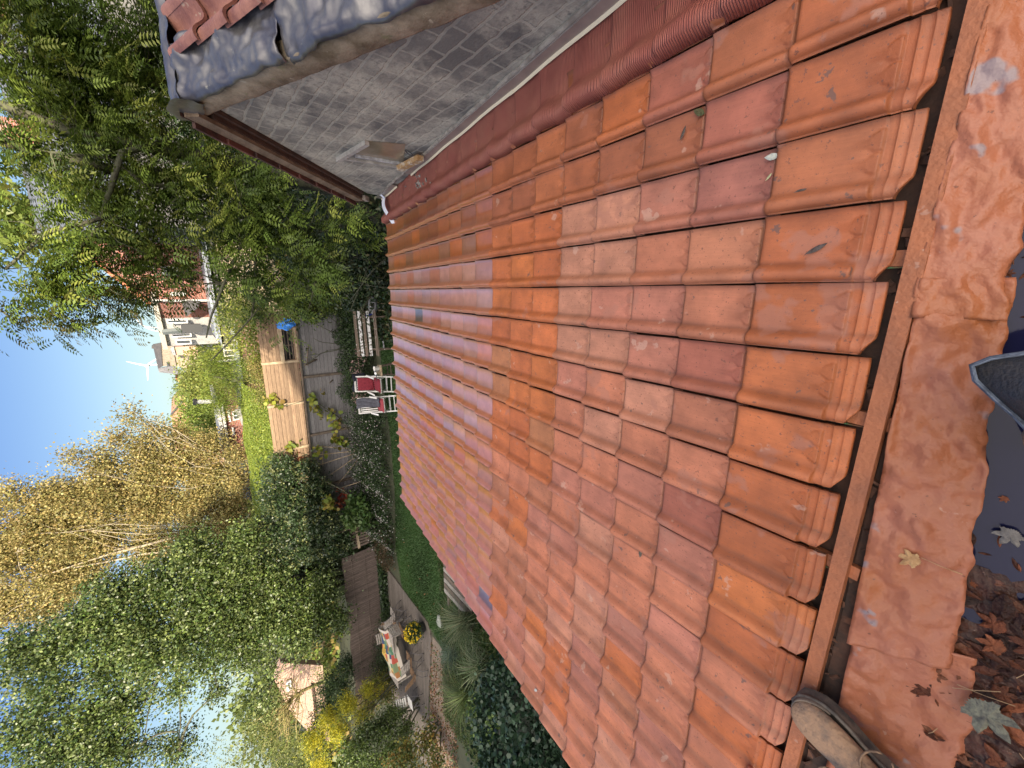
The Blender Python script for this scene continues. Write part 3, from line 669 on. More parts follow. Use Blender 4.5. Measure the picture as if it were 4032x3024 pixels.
g = MB(); g.bar(WP(1572,640)+V(-.05,0,0), WP(1655,596)+V(-.05,0,0), .06, .04, (1,0,0)); g.build('sill', mat('ochre_sill', (.40,.24,.10), .8, (.6,.55,.45), 18, (.5,.6)), wf, local=True)
g = MB(); g.tube([WP(1610,592)+V(-.02+.014*math.cos(a),.02*math.sin(a),.03*math.cos(a)) for a in np.linspace(0, 6.28, 14)], .004, 6); g.build('iron_ring', DARKM, wf, local=True)
# pleated flashing at the foot of the wall
PLE = mat('pleated_red_flashing', (.30,.085,.062), .6, (.38,.14,.095), 5, (.4,.7))
t_ = PLE.node_tree; wv = t_.nodes.new('ShaderNodeTexWave'); wv.wave_type = 'BANDS'; wv.bands_direction = 'Y'; wv.inputs['Scale'].default_value = 36; wv.inputs['Distortion'].default_value = 1.2; wv.inputs['Detail'].default_value = 1; wv.inputs['Detail Scale'].default_value = .4
tc_ = t_.nodes.new('ShaderNodeTexCoord'); t_.links.new(tc_.outputs['Object'], wv.inputs['Vector']); bp_ = t_.nodes.new('ShaderNodeBump'); bp_.inputs['Distance'].default_value = .005; bp_.inputs['Strength'].default_value = .9
t_.links.new(wv.outputs['Fac'], bp_.inputs['Height']); t_.links.new(bp_.outputs[0], t_.nodes['Principled BSDF'].inputs['Normal'])
g = MB()
def pf(u, v):
    t = -.1+(eave[1]-SC*0+.02)*u*.0+u*(HEAD+GAUGE*18+TLEN+.10-.0); s = .853+.005*math.sin(t*21)+(WX-.006-.853)*v
    frac = ((t-HEAD)/GAUGE) % 1.0 if t > HEAD else 0
    step = .026*frac
    sagging = .030*math.exp(-((v-.42)/.16)**2)
    h = float(np.interp(v, [0,.03,.07,.17,.26,.4,.6,.8,1], [.020,.058,.078,.082,.062,.026,.030,.034,.046]))+.026*frac*(1-v*.5)+.004*math.sin(t*31+v*5)+.003*math.sin(t*13+3*v)+.0025*math.sin(t*340)*(1-v)**3
    return RP(s, t, h)
g.grid(pf, 620, 16); o = g.build('wall_flashing', PLE, roof, True); md = o.modifiers.new('t', 'SOLIDIFY'); md.thickness = .003
# metal strips covering the top of the flashing
def strip(a0, a1, name, dz=0, skew=0):
    g = MB(); n = 24; Q = []
    for i in range(n+1):
        y = a0+(a1-a0)*i/n; z = roofz(y)+.068+dz; wv_ = .003*math.sin(y*9)
        Q.append([V(WX-.004,y,z+.062), V(WX-.020,y,z+.058), V(WX-.024+wv_,y,z+.004), V(WX-.040+wv_,y,z-.004)])
    for i in range(n):
        b = len(g.v); g.v += [tuple(q) for q in Q[i]]+[tuple(q) for q in Q[i+1]]
        for k in range(3): g.f.append((b+k, b+k+1, b+k+5, b+k+4)); g.mi.append(0 if k < 2 else 1)
    o = g.build(name, [ALU, CREAM], roof); md = o.modifiers.new('t', 'SOLIDIFY'); md.thickness = .003; return o
strip(.25, 1.98, 'flashing_strip'); strip(1.94, 3.86, 'flashing_strip', .003); strip(4.36, 5.07, 'flashing_strip', .004)
# torn white tape hanging off the last strip
g = MB(); a = V(WX-.05,4.87,roofz(4.87)+.09)
def tape(u, v):
    p = a+V(-.31*u+.0*v, -.12*u+.03*math.sin(u*5), -.035*u+.03*math.sin(u*3.1)); w = .035+.02*math.sin(u*3)
    return p+V(0.1*w, w*(v-.5)*1.6, .3*w*(v-.5)+.008*math.sin(v*9+u*4))
g.grid(tape, 16, 5); g.grid(lambda u, v: a+V(.03-.03*u, .05*(v-.5), .04-.04*u+.004*math.sin(v*9)), 4, 4)
o = g.build('tape_strip', CLOTHW, None, True); tag(o, 'torn strip of white tape hanging from the end of the metal flashing strip', 'tape'); md = o.modifiers.new('t', 'SOLIDIFY'); md.thickness = .002
# flaked mortar crumbs on the pleated flashing
g = MB()
for i in range(22):
    p = on_tiles(1650+rng.normal()*22, 715+rng.normal()*18, .045); g.box(p, (.02+.03*random.random(), .012+.02*random.random(), .008), Matrix.Rotation(random.random()*6, 3, unit(1)[0]))
tag(g.build('mortar_crumbs', mat('crumb', (.4,.38,.35), .9, (.1,.09,.08), 30)), 'grey flakes of mortar lying on the red pleated flashing', 'crumbs', kind='stuff')

# ================================================================== PERSON (only the boots and trouser legs reach into the picture)
BOOT = mat('scuffed_suede', (.34,.21,.125), .85, (.10,.085,.075), 11, (.44,.62), 8, .8, 70, spots=[(40,.70,(.05,.04,.035),.7)])
BOOTR = mat('boot_rubber', (.05,.045,.042), .8, (.20,.155,.115), 12, bump=.3)
LACE = mat('boot_lace', (.30,.19,.11), .9, (.14,.09,.06), 60)
DENIM = mat('muddy_denim', (.055,.06,.075), .9, (.10,.08,.06), 7, (.4,.65), 8, .5, 160)
person = thing('person', 'person standing astride the gutter in scuffed brown laced boots and muddy dark denim trousers', 'person', (-.7,-.3,3.55))
def boot(toe, heel, zs, flip=1, up=V(0,0,1)):
    """leather upper with toe cap, welt, sole, tongue and laces; built heel to toe"""
    toe, heel = Vector(toe), Vector(heel); d = (toe-heel); L = d.length; d.normalize(); u = Vector(up); s = d.cross(u).normalized(); u = s.cross(d)
    # sections: distance from heel (0..1), half width, top height, bottom
    sec = [(-.02,.20,.62,.0),(.03,.30,.86,.0),(.12,.33,.98,.0),(.25,.33,1.0,.0),(.38,.34,.82,.0),(.50,.37,.64,.0),(.62,.40,.54,.0),(.74,.42,.50,.0),(.84,.41,.46,.0),(.92,.36,.42,.0),(.985,.26,.34,.0),(1.02,.12,.22,.02)]
    g = MB(); n = 18
    ring = []
    for (t, hw, hh, b) in sec:
        c = heel+d*t*L; W_ = hw*L*.52; Hh = hh*L*.40
        for k in range(n):
            a = 2*math.pi*k/n; ca, sa = math.cos(a), math.sin(a)
            y = W_*(abs(ca)**.8)*(1 if ca > 0 else -1); z = Hh*(.5+.5*sa*(1 if sa > 0 else .9)); 
            if sa > 0 and hh > .55: y *= 1-.25*sa
            ring.append(c+s*(y+.006*flip*math.sin(t*5))+u*(z+.030))
    g.v = [tuple(q) for q in ring]
    for i in range(len(sec)-1):
        for k in range(n):
            a_ = i*n+k; b_ = i*n+(k+1) % n; g.f.append((a_, b_, b_+n, a_+n)); g.mi.append(0)
    g.f.append(tuple(range(n))[::-1]); g.mi.append(0); e = (len(sec)-1)*n; g.f.append(tuple(e+k for k in range(n))); g.mi.append(0)
    o = g.build('boot', BOOT, person, True); md = o.modifiers.new('s', 'SUBSURF'); md.levels = 2; md.render_levels = 2
    # sole and rand
    q = MB(); out = []
    for t, hw in [(-.04,.12),(-.02,.26),(.06,.37),(.2,.37),(.36,.34),(.5,.38),(.64,.45),(.78,.47),(.88,.43),(.96,.30),(1.02,.14)]: out.append((t, hw))
    poly = [(t, hw) for t, hw in out]+[(t, -hw) for t, hw in out[::-1]]
    q.prism([heel+d*t*L+s*h*L*.46-u*.004 for t, h in poly], u*.030); q.build('sole', BOOTR, o, local=True)
    q = MB(); q.tube([heel+d*t*L+s*h*L*.455+u*.036 for t, h in poly]+[heel+d*poly[0][0]*L+s*poly[0][1]*L*.455+u*.036], .0065, 6); q.build('welt', mat('boot_welt', (.20,.165,.13), .8, (.08,.07,.06), 30), o, True, local=True)
    # toe rand of darker rubber
    q = MB()
    def rand_(a_, b_):
        t = .80+.225*math.sin(a_*math.pi); sd_ = math.cos(a_*math.pi); 
        return heel+d*t*L+s*sd_*.455*L*.44+u*(.026+.022*b_+.010*math.sin(a_*math.pi)*b_)
    q.grid(rand_, 18, 4); oo = q.build('toe_rand', BOOTR, o, True, local=True); md = oo.modifiers.new('s', 'SOLIDIFY'); md.thickness = .004; md.offset = 0
    # tongue edge and laces
    q = MB(); w_ = MB()
    for i, t in enumerate((.36,.42,.48,.54,.60)):
        zz = (.80-(t-.36)*1.5)*L*.40+.030
        q.tube([heel+d*(t+.02)*L+s*.028*sg+u*(zz-.004) for sg in (1,)]+[heel+d*t*L+u*(zz+.006)]+[heel+d*(t+.02)*L-s*.028+u*(zz-.004)], .0028, 6)
        for sg in (1, -1): q.tube([heel+d*(t+.012)*L+s*.030*sg+u*(zz-.010), heel+d*(t+.045)*L+s*.012*sg+u*(zz-.004)], .0026, 6)
        w_.box(heel+d*(t+.02)*L+u*(zz-.009), (.066,.010,.004), Matrix((s, d, u)).transposed())
    b0 = heel+d*.34*L+s*.03*1+u*(.85*L*.4+.02)
    for sg, rr in ((-1,.060),(1,.045)):
        c_ = heel+d*.42*L+s*sg*(.05+rr*.7)+u*.085
        q.tube([c_+s*sg*rr*math.cos(a)*.9+d*rr*math.sin(a)*.65+u*(.02-.03*abs(math.cos(a/2))) for a in np.linspace(0.4, 5.9, 16)], .0030, 6)
    q.build('lace', LACE, o, True, local=True); w_.build('tongue', BOOTR, o, local=True)
    q = MB(); q.tube([heel+d*.26*L+s*.42*L*.36*math.cos(a)+d*.10*L*math.sin(a)+u*(.98*L*.4+.012) for a in np.linspace(0, 6.28, 20)], .010, 8); q.build('padded_collar', BOOT, o, True, local=True)
    return o
boot(G(3160,2725,3.625), G(3160,2725,3.625)+V(-.115,-.275,.0), 3.6, up=V(-.06,.0,1).normalized())
boot(V(-.335,-.16,3.60), V(-.07,-.24,3.58), 3.58, -1)
# trousers: two hanging legs joined at the hips, open flared hems with a stitched seam
HS = 1.35
def leg(path, rads, hem_skew):
    g = MB(); n = 28; ring0 = []
    pts = [Vector(p) for p in path]
    for i, p in enumerate(pts):
        d = (pts[min(i+1, len(pts)-1)]-pts[max(i-1, 0)]).normalized(); x = V(1,0,0)-d*d.x; x.normalize(); y = d.cross(x)
        for k in range(n):
            a = 2*math.pi*k/n; r = rads[i]*(1+.10*math.sin(3*a+i*1.7)+.06*math.sin(5*a-i))
            q = p+(x*math.cos(a)+y*math.sin(a))*r
            if i == 0: q += hem_skew*math.cos(a-HS)+hem_skew*1.0*max(0, math.cos(a-HS))**9
            g.v.append(tuple(q))
    for i in range(len(pts)-1):
        for k in range(n): a_ = i*n+k; b_ = i*n+(k+1) % n; g.f.append((a_, b_, b_+n, a_+n)); g.mi.append(0)
    return g, n
g1, n = leg([(-.185,-.215,3.80),(-.18,-.25,3.90),(-.19,-.33,4.05),(-.25,-.42,4.25),(-.5,-.5,4.50)], [.105,.092,.085,.10,.16], V(.02,.055,.01))
g2, _ = leg([(-1.30,-.235,3.83),(-1.27,-.29,3.92),(-1.14,-.42,4.08),(-.95,-.50,4.28),(-.68,-.55,4.50)], [.085,.085,.085,.105,.17], V(0,.01,0))
b = len(g1.v); g1.v += g2.v; g1.f += [tuple(i+b for i in f) for f in g2.f]; g1.mi += g2.mi
o = g1.build('trousers', DENIM, person, True); md = o.modifiers.new('t', 'SOLIDIFY'); md.thickness = .006; md.offset = -1
SEAM = mat('hem_seam', (.16,.19,.24), .9, (.07,.085,.11), 50)
for gi, hh in ((g1, 'a'),):
    q = MB(); rim = [Vector(gi.v[k])+V(0,0,.004) for k in range(n)]; q.tube(rim+[rim[0]], .0048, 6); q.tube([r_+V(0,0,.014) for r_ in rim+[rim[0]]], .0016, 5); q.build('hem_seam', SEAM, o, True, local=True)

# ================================================================== FENCE AND GARDEN
FY = 15.3
FR = G(1390,1180).x; FLx = -9.6
fence = thing('timber_fence', 'grey weathered close boarded fence at the end of the lawn', 'fence', (-3.5, FY, 0))
xs = [2.6, -.62, -3.02, -5.25, -7.4, FLx]
for a, b_ in zip(xs[:-1], xs[1:]):
    g = MB(); nb = 14
    for i in range(nb):
        z0 = .04+i*(1.94/nb); g.box(((a+b_)/2, FY+.012*(i % 2)*.3, z0+1.94/nb/2), (abs(a-b_)-.01, .022, 1.94/nb-.006), Matrix.Rotation(rng.normal()*.002, 3, 'Y'))
    g.build('board_panel', WOODG, fence)
for x in xs[1:]:
    g = MB(); g.box((x, FY-.045, 1.0), (.09,.07,2.0)); g.build('post', POST, fence)
g = MB(); g.box(((2.6+FLx)/2, FY-.05, 2.01), (2.6-FLx, .11, .04)); g.build('rail', POST, fence)
uf = thing('timber_fence', 'taller brown boarded fence whose top catches the sun above the grey one', 'fence', (-3.5, FY+.12, 2))
ux = [-.72, -2.42, -5.65, -6.9, -8.2]; 
def ftop(x): return 3.18 if x > -5.6 else 3.05-.02*(x+5.6)*-1
hx0, hx1 = P(1170,1300,FY+.12).x, P(1170,1412,FY+.12).x          # opening with bars
hz1, hz0 = P(1118,1400,FY+.12).z, P(1163,1400,FY+.12).z
for a, b_ in zip(ux[:-1], ux[1:]):
    g = MB(); top = 3.16 if a > -5 else 3.02; nb = 10
    for i in range(nb):
        z0 = 2.03+i*(top-2.03)/nb; hgt = (top-2.03)/nb; zc = z0+hgt/2
        segs = [(a, b_)]
        if a == ux[0] and hz0 < zc < hz1: segs = [(a, hx0)] if hx1 < b_+.05 else [(a, hx0), (hx1, b_)]
        for q0, q1 in segs:
            if q0-q1 > .02: g.box(((q0+q1)/2, FY+.12, zc), (q0-q1-.01, .022, hgt-.005))
    g.build('board_panel', WOODU, uf)
for x in ux[:-1]+[-3.95]:
    g = MB(); g.box((x, FY+.07, 2.6), (.08,.07,1.16)); g.build('post', POSTL, uf)
g = MB(); g.box(((hx0+hx1)/2, FY+.5, (hz0+hz1)/2), (hx0-hx1+.3, .02, hz1-hz0+.3)); g.build('dark_opening', DARKM, uf)
for i in range(3):
    g = MB(); z = hz0+(hz1-hz0)*(.2+.3*i); g.bar((hx0,FY+.10,z), (hx1,FY+.10,z), .03, .03); g.build('bar', POST, uf)
g = MB(); g.bar(((hx0+hx1)/2,FY+.08,hz0), ((hx0+hx1)/2,FY+.08,hz1), .05, .03); g.build('bar', POST, uf)
g = MB(); g.bar((hx0+.1,FY+.04,hz1+.06), (hx1-.05,FY+.04,hz1+.06), .05, .12); g.bar((hx0+.1,FY+.04,hz0-.05), (hx1-.05,FY+.04,hz0-.05), .05, .05); g.build('frame', POSTL, uf)
# blue bag caught at the opening
c = P(1128,1278,FY-.55); g = MB()
def bag(u, v):
    a = u*2*math.pi; b2 = (v-.5)*math.pi; r = .16*(1+.25*math.sin(3*a+v*5)+.2*math.sin(5*a-v*9)+.12*math.sin(9*a+v*13))
    return c+V(r*math.cos(a)*math.cos(b2), .6*r*math.sin(a)*math.cos(b2), 1.25*r*math.sin(b2))
g.grid(bag, 28, 16); tag(g.build('plastic_bag', BLUEP), 'crumpled bright blue plastic bag hanging on the brown fence', 'bag')
# small light thing fixed on the fence
c = P(1352,1256,FY-.06); g = MB(); g.box(c, (.26,.04,.22)); o = g.build('junction_box', mat('grey_box', (.13,.13,.12), .7, (.2,.2,.19), 9)); tag(o, 'small grey square box on the grey fence above the slatted bench', 'box')
g = MB(); g.box(c+V(-.03,-.025,-.09), (.18,.02,.05)); g.build('pale_edge', WHITEP, o, local=True)
# poles leaning on the fence
def pole(p0, p1, r, label, m=POST):
    g = MB(); g.tube([p0, (Vector(p0)+Vector(p1))/2+V(0,0,.03), p1], r, 8); tag(g.build('wooden_pole', m), label, 'pole', 'poles leaning on the grey fence')
pole(P(1200,1437,FY-.25), G(1372,1358,.05), .035, 'long mossy pole leaning right above the slatted bench')
pole(P(1298,1508,FY-.2), G(1372,1440,.05), .025, 'thin short pole leaning beside the middle fence post')
pole(P(1212,1440,FY-.12), P(1215,1358,FY-.12), .02, 'dark stick lying level against the fence boards')
# fan trellis
for i, (top, lab) in enumerate([((1245,1790),0),((1248,1830),0),((1300,1872),0),((1330,1905),0),((1285,1755),0)]):
    pass
tr = thing('fan_trellis', 'fan shaped slatted trellis leaning on the left end of the grey fence', 'trellis', tuple(G(1440,1775)))
for top in ((1240,1792),(1252,1832),(1300,1870),(1330,1908),(1255,1757)):
    g = MB(); g.bar(G(1440,1772,.1), P(*top,FY-.1), .022, .028, (0,1,0)); g.build('slat', POSTL, tr)
g = MB(); g.bar(P(1268,1760,FY-.12), P(1272,1835,FY-.12), .02, .02); g.build('cross_slat', POSTL, tr)
tr2 = MB(); tr2.bar(P(1322,1928,FY-.15), P(1446,1888,FY-.9), .03, .03); tag(tr2.build('wooden_rail', POSTL), 'single pale rail leaning in the dark corner left of the fan trellis', 'rail')

# bench ----------------------------------------------------------
b0, b1 = G(1475,1222,.45), G(1492,1402,.45); bc = (b0+b1)/2; ang = math.atan2(b0.y-b1.y, b0.x-b1.x)
bench = thing('garden_bench', 'long slatted bench with flaking white paint in front of the grey fence', 'bench', (bc.x, bc.y, 0), ang)
BL = (b0-b1).length
for y, z, tilt, m in ((.0,.45,0,FLAKEB),(.13,.45,0,FLAKEB),(.34,.56,1.2,FLAKE),(.38,.68,1.2,FLAKEB),(.42,.80,1.2,FLAKE),(.46,.92,1.2,FLAKEB)):
    g = MB(); g.box((0,y,z), (BL,.075 if tilt == 0 else .085,.022), Matrix.Rotation(tilt, 3, 'X')); g.build('slat', m, bench, local=True)
for x in (-BL*.36, BL*.36):
    g = MB(); g.bar((x,.0,0), (x,.02,.44), .05, .05); g.bar((x,.22,0), (x,.49,.95), .05, .04); g.bar((x,-.04,.42), (x,.32,.42), .05, .04); g.build('leg', FLAKEB, bench, local=True)
g = MB(); q0, q1 = G(1500,1245,.1), G(1512,1375,.1); g.bar(q0, q1, .05, .03); tag(g.build('plank', FLAKE), 'flaked pale plank lying in the grass before the bench', 'plank')
# strimmer head beside the bench
tm = thing('grass_trimmer', 'grass trimmer with a grey oval guard leaning at the right end of the bench', 'trimmer', tuple(G(1495,1200)))
c = G(1470,1203,.42); g = MB()
out = [(-.26,-.02),(-.22,.10),(-.08,.15),(.12,.13),(.25,.07),(.28,-.03),(.20,-.12),(.02,-.15),(-.16,-.12)]
g.prism([c+V(x,y*.9,y*.5) for x, y in out], (0,-.02,.05)); g.build('guard', mat('grey_guard', (.12,.12,.125), .6, (.18,.18,.18), 6), tm)
g = MB(); g.lathe(c+V(-.02,-.03,.05), [(.085,0),(.08,.03),(.04,.05)], 18); o = g.build('spool', DARKM, tm, True); g = MB(); g.lathe(c+V(-.02,-.03,.10), [(.03,0),(.03,.01)], 14); g.build('cap', WHITEP, o, local=True)
g = MB(); g.tube([c+V(-.25,.03,.0), c+V(-.32,.1,.22)], .022, 8); g.build('handle', mat('blue_grip', (.012,.02,.16), .4), tm)
for dx in (-.12,.1): g = MB(); g.tube([c+V(dx,0,0), c+V(dx-.06,-.55,-.42)], .008, 6); g.build('cable', mat('pale_cable', (.25,.2,.12), .7), tm)

# white folding armchairs ----------------------------------------
def armchair(loc, rz, label, dressed):
    t = thing('garden_chair', label, 'chair', loc, rz, 'white folding armchairs by the fence')
    W2 = .25
    for i in range(6):
        g = MB(); g.box((0,-.22+i*.085,.45), (2*W2-.04,.065,.02)); g.build('seat_slat', WHITEP, t, local=True)
    up_ = V(0,.30,.62).normalized()
    for i in range(7):
        x = -W2+.045+i*.0683; g = MB(); g.bar(V(x,.22,.50), V(x,.22,.50)+up_*.52, .035, .015, (0,1,0)); g.build('back_slat', WHITEP, t, local=True)
    for s in (-1, 1):
        g = MB(); g.bar(V(s*W2,.20,.46), V(s*W2,.20,.46)+up_*.64, .04, .03, (1,0,0)); g.build('back_post', WHITEP, t, local=True)
        g = MB(); g.bar((s*W2,-.26,0), (s*W2,.24,.66), .028, .04, (1,0,0)); g.build('leg', WHITEP, t, local=True)
        g = MB(); g.bar((s*(W2-.03),.30,0), (s*(W2-.03),-.24,.46), .028, .04, (1,0,0)); g.build('leg', WHITEP, t, local=True)
        g = MB(); g.bar((s*(W2+.02),-.24,.67), (s*(W2+.02),.30,.70), .05, .022); g.build('armrest', WHITEP, t, local=True)
    for y, z in ((-.2,.09),(.22,.09),(-.1,.2)): g = MB(); g.bar((-W2,y,z), (W2,y,z), .03, .025); g.build('stretcher', WHITEP, t, local=True)
    g = MB(); g.bar(V(-W2,.20,.46)+up_*.62, V(W2,.20,.46)+up_*.62, .05, .03, (0,1,0)); g.build('top_rail', WHITEP, t, local=True)
    g = MB()
    def cs(u, v):
        x = (u-.5)*2; y = (v-.5)*2; rr = (abs(x)**4+abs(y)**4)
        return V(x*.22, -.02+y*.24, .475+.05*max(0, 1-rr)**.4)
    def cb(u, v):
        x = (u-.5)*2; y = (v-.5)*2; rr = (abs(x)**3+abs(y)**3); d_ = .012*sum(math.exp(-((x-a)**2+(y-b)**2)/.012) for a, b in ((-.4,-.5),(.4,-.5),(0,0),(-.4,.45),(.4,.45)))
        return V(x*.215, .20, .50)+up_*(.26+y*.25)+V(0,-.62,.30).normalized()*(.02+.05*max(0, 1-rr)**.4-d_)
    if dressed == 0:
        g.grid(cs, 16, 16); o = g.build('seat_cushion', REDC, t, True, local=True)
        g = MB(); g.grid(cb, 24, 24); g.build('back_cushion', REDC, t, True, local=True)
    else:
        g.grid(cs, 16, 16); g.build('seat_cushion', mat('rosy_cushion_cloth', (.30,.05,.06), .9, (.22,.03,.04), 20), t, True, local=True)
    return t
c1a, c1b = G(1552,1483), G(1558,1543); a1 = (c1a+c1b)/2
armchair((a1.x, a1.y+.28, 0), -.02, 'white folding armchair with buttoned dark red cushions', 0)
g = MB(); g.grid(lambda u, v: V(a1.x-.26+.6*u, a1.y+.28+.50+.05*math.sin(u*6), 1.08-.42*v+.03*math.sin(u*9)) , 14, 8)
o = g.build('jacket', NAVY, None, True); md = o.modifiers.new('t', 'SOLIDIFY'); md.thickness = .02; tag(o, 'black jacket hanging on the back of the red cushioned chair', 'jacket')
c2 = (G(1563,1562)+G(1575,1622))/2; a2 = .12
armchair((c2.x, c2.y+.30, 0), a2, 'white folding armchair half covered by a grey blanket', 1)
g = MB()
def blk(u, v):
    x = -.06+.30*u; 
    if v < .62: t_ = v/.62; y = .20+.30*.9*(1-t_)-.045; z = .50+.60*(1-t_)
    else: t_ = (v-.62)/.38; y = .16-.26*t_; z = .545-.0*t_
    p = V(x+.02*math.sin(v*9), y-.02*abs(math.sin(u*8+v*5)), z+.012*math.sin(u*13+v*7)); ca, sa = math.cos(a2), math.sin(a2)
    return V(c2.x+p.x*ca-p.y*sa, c2.y+.30+p.x*sa+p.y*ca, p.z)
g.grid(blk, 18, 26); o = g.build('blanket', GREYC, None, True); md = o.modifiers.new('t', 'SOLIDIFY'); md.thickness = .02; tag(o, 'crumpled grey blanket thrown over the back and seat of the left armchair', 'blanket')
# stool with cans
st = (G(1490,1432,.5)+G(1502,1485,.5))/2
sto = thing('stool', 'small grey wooden stool between the bench and the red cushioned chair', 'stool', (st.x, st.y, 0), .1)
g = MB(); g.box((0,0,.5), (.34,.30,.025)); g.build('seat', POSTL, sto, local=True)
for sx in (-1, 1):
    for sy in (-1, 1): g = MB(); g.bar((sx*.18,sy*.16,0), (sx*.13,sy*.11,.49), .025, .025); g.build('leg', POST, sto, local=True)
for sy in (-1, 1): g = MB(); g.bar((-.16,sy*.135,.2), (.16,sy*.135,.2), .022, .022); g.build('rung', POST, sto, local=True)
for dx, dy, r, h, m, lab in ((.07,.03,.075,.15,WHITEP,'dented white tin standing on the stool'), (-.08,.0,.08,.13,METAL,'shiny steel pan on the stool nearest the red chair'), (-.02,.12,.07,.11,DARKM,'dark pot at the back of the stool')):
    g = MB(); g.lathe((st.x+dx, st.y+dy, .514), [(r*.9,0),(r,.01),(r,h),(r*1.04,h+.006),(r*.92,h+.004),(r*.9,.03)], 18); o = g.build('cooking_pot', m, None, True); tag(o, lab, 'pot')
    if m is METAL: g = MB(); g.bar((st.x+dx-.07, st.y+dy, .62), (st.x+dx-.25, st.y+dy+.03, .63), .025, .012); g.build('handle', DARKM, o, local=True)

# patio: table under a patchwork quilt, bistro chairs, pot of chrysanthemums
CHW = mat('grey_slat', (.33,.30,.26), .7, (.22,.19,.16), 14, bump=.2); CHB = mat('brown_slat', (.20,.115,.055), .7, (.12,.07,.035), 14)
IRON = mat('dull_iron', (.11,.10,.10), .6)
def bistro(loc, rz, label, ms, mb_):
    t = thing('folding_chair', label, 'chair', loc, rz, 'slatted folding chairs round the patio table')
    for i in range(5): g = MB(); g.box((0,-.17+i*.083,.46), (.40,.058,.016)); g.build('seat_slat', ms, t, local=True)
    for i in range(5): g = MB(); g.bar((-.20,.20+.022*i,.56+.075*i), (.20,.20+.022*i,.56+.075*i), .012, .05); g.build('back_slat', mb_, t, local=True)
    for s in (-1, 1):
        g = MB(); g.tube([(s*.19,-.24,0),(s*.19,-.20,.18),(s*.19,.10,.46),(s*.19,.24,.70),(s*.19,.31,.92)], .011, 6); g.build('leg', IRON, t, True, local=True)
        g = MB(); g.tube([(s*.17,.27,0),(s*.17,.20,.2),(s*.17,-.16,.45)], .011, 6); g.build('leg', IRON, t, True, local=True)
    g = MB(); g.tube([(-.18,.26,.06),(.18,.26,.06)], .009, 6); g.build('stretcher', IRON, t, True, local=True)
    return t
TB = G(1540,2620,.75); TB = V(-13.35,11.9,.75)

defs = [(G(1552,2415,.45), 2.6+.4, 'pale slatted folding chair at the far corner of the patio by the reed screen', CHW, CHW),
        (G(1585,2478,.45), -1.9, 'folding chair with its pale back turned to the lawn, nearest the flower pot', CHB, CHW),
        (G(1540,2505,.45), .3, 'folding chair with pale back slats standing behind the quilt', CHW, CHW),
        (G(1617,2590,.45), 3.1, 'brown seated folding chair before the quilt, its back to the path', CHB, CHW),
        (G(1632,2650,.45), 2.9, 'brown seated folding chair between the quilt and the white chair', CHB, CHB),
        (G(1562,2462,.45), -.6, 'brown slatted folding chair beside the yellow chrysanthemums side of the table', CHB, CHB)]
for p, rz, lab, a, b_ in defs: bistro((p.x, p.y, .05), rz, lab, a, b_)
p = G(1620,2775,.5); t = bistro((p.x, p.y+.1, .05), .25, 'bright white slatted folding chair at the left of the patio', WHITEP, WHITEP)
tab = thing('garden_table', 'long wooden garden table hidden under the quilt', 'table', (TB.x, TB.y, .05), .12)
for i in range(7): g = MB(); g.box((0,-.36+i*.12,.70), (2.2,.105,.025)); g.build('table_board', CHW, tab, local=True)
for sx in (-1, 1):
    for sy in (-1, 1): g = MB(); g.bar((sx*.95,sy*.32,0), (sx*.95,sy*.32,.69), .07, .07); g.build('leg', CHW, tab, local=True)
# quilt: patchwork in a brick grid of squares
QM = bpy.data.materials.new('patchwork'); QM.use_nodes = True; t_ = QM.node_tree; at_ = t_.nodes.new('ShaderNodeAttribute'); at_.attribute_name = 'Col'; t_.links.new(at_.outputs[0], t_.nodes['Principled BSDF'].inputs[0]); t_.nodes['Principled BSDF'].inputs['Roughness'].default_value = .95
v, f, cc = [], [], []; nq, mq = 8, 12; sub = 3
pq = [(.50,.44,.28),(.07,.16,.10),(.45,.30,.06),(.36,.07,.045),(.03,.05,.12),(.16,.21,.11),(.48,.42,.36),(.30,.14,.05)]
QA = V(TB.x+1.0, TB.y-.50, 0)
QR = .55
def quilt(u, v_):
    x = .98-1.75*u; y = -.66+1.45*v_; z = .80
    over = max(0, -.42-y)+max(0, y-.50); z -= over*1.25; y2 = max(min(y, .50), -.42)+(-.12*over if y < 0 else .25*over)
    z += .035*math.sin(u*9+v_*4)*(over == 0)+.05*math.exp(-((u-.35-.2*v_)/.05)**2)+.03*math.sin(v_*14+u*3)*(over > 0)
    ca, sa = math.cos(QR), math.sin(QR); return (TB.x+x*ca-y2*sa, TB.y+x*sa+y2*ca, z+.02)
for i in range(mq*sub):
    for j in range(nq*sub):
        n = len(v)
        for du, dv in ((0,0),(1,0),(1,1),(0,1)): v.append(quilt((i+du)/(mq*sub), (j+dv)/(nq*sub)))
        f.append((n, n+1, n+2, n+3)); edge = i < 2 or j < 2 or i >= mq*sub-2 or j >= nq*sub-2
        pi, pj = i//sub, j//sub; r_ = random.Random(pi//(1+pj % 2)*17+pj*5+3); c_ = (.50,.45,.38) if edge else r_.choice(pq); cc += [[*c_, 1.]]*4
me = bpy.data.meshes.new('quilt'); me.from_pydata(v, [], f); setcol(me, np.array(cc)); o = link('quilt', me, QM); md = o.modifiers.new('t', 'SOLIDIFY'); md.thickness = .02
tag(o, 'colourful patchwork quilt draped over the patio table', 'quilt')
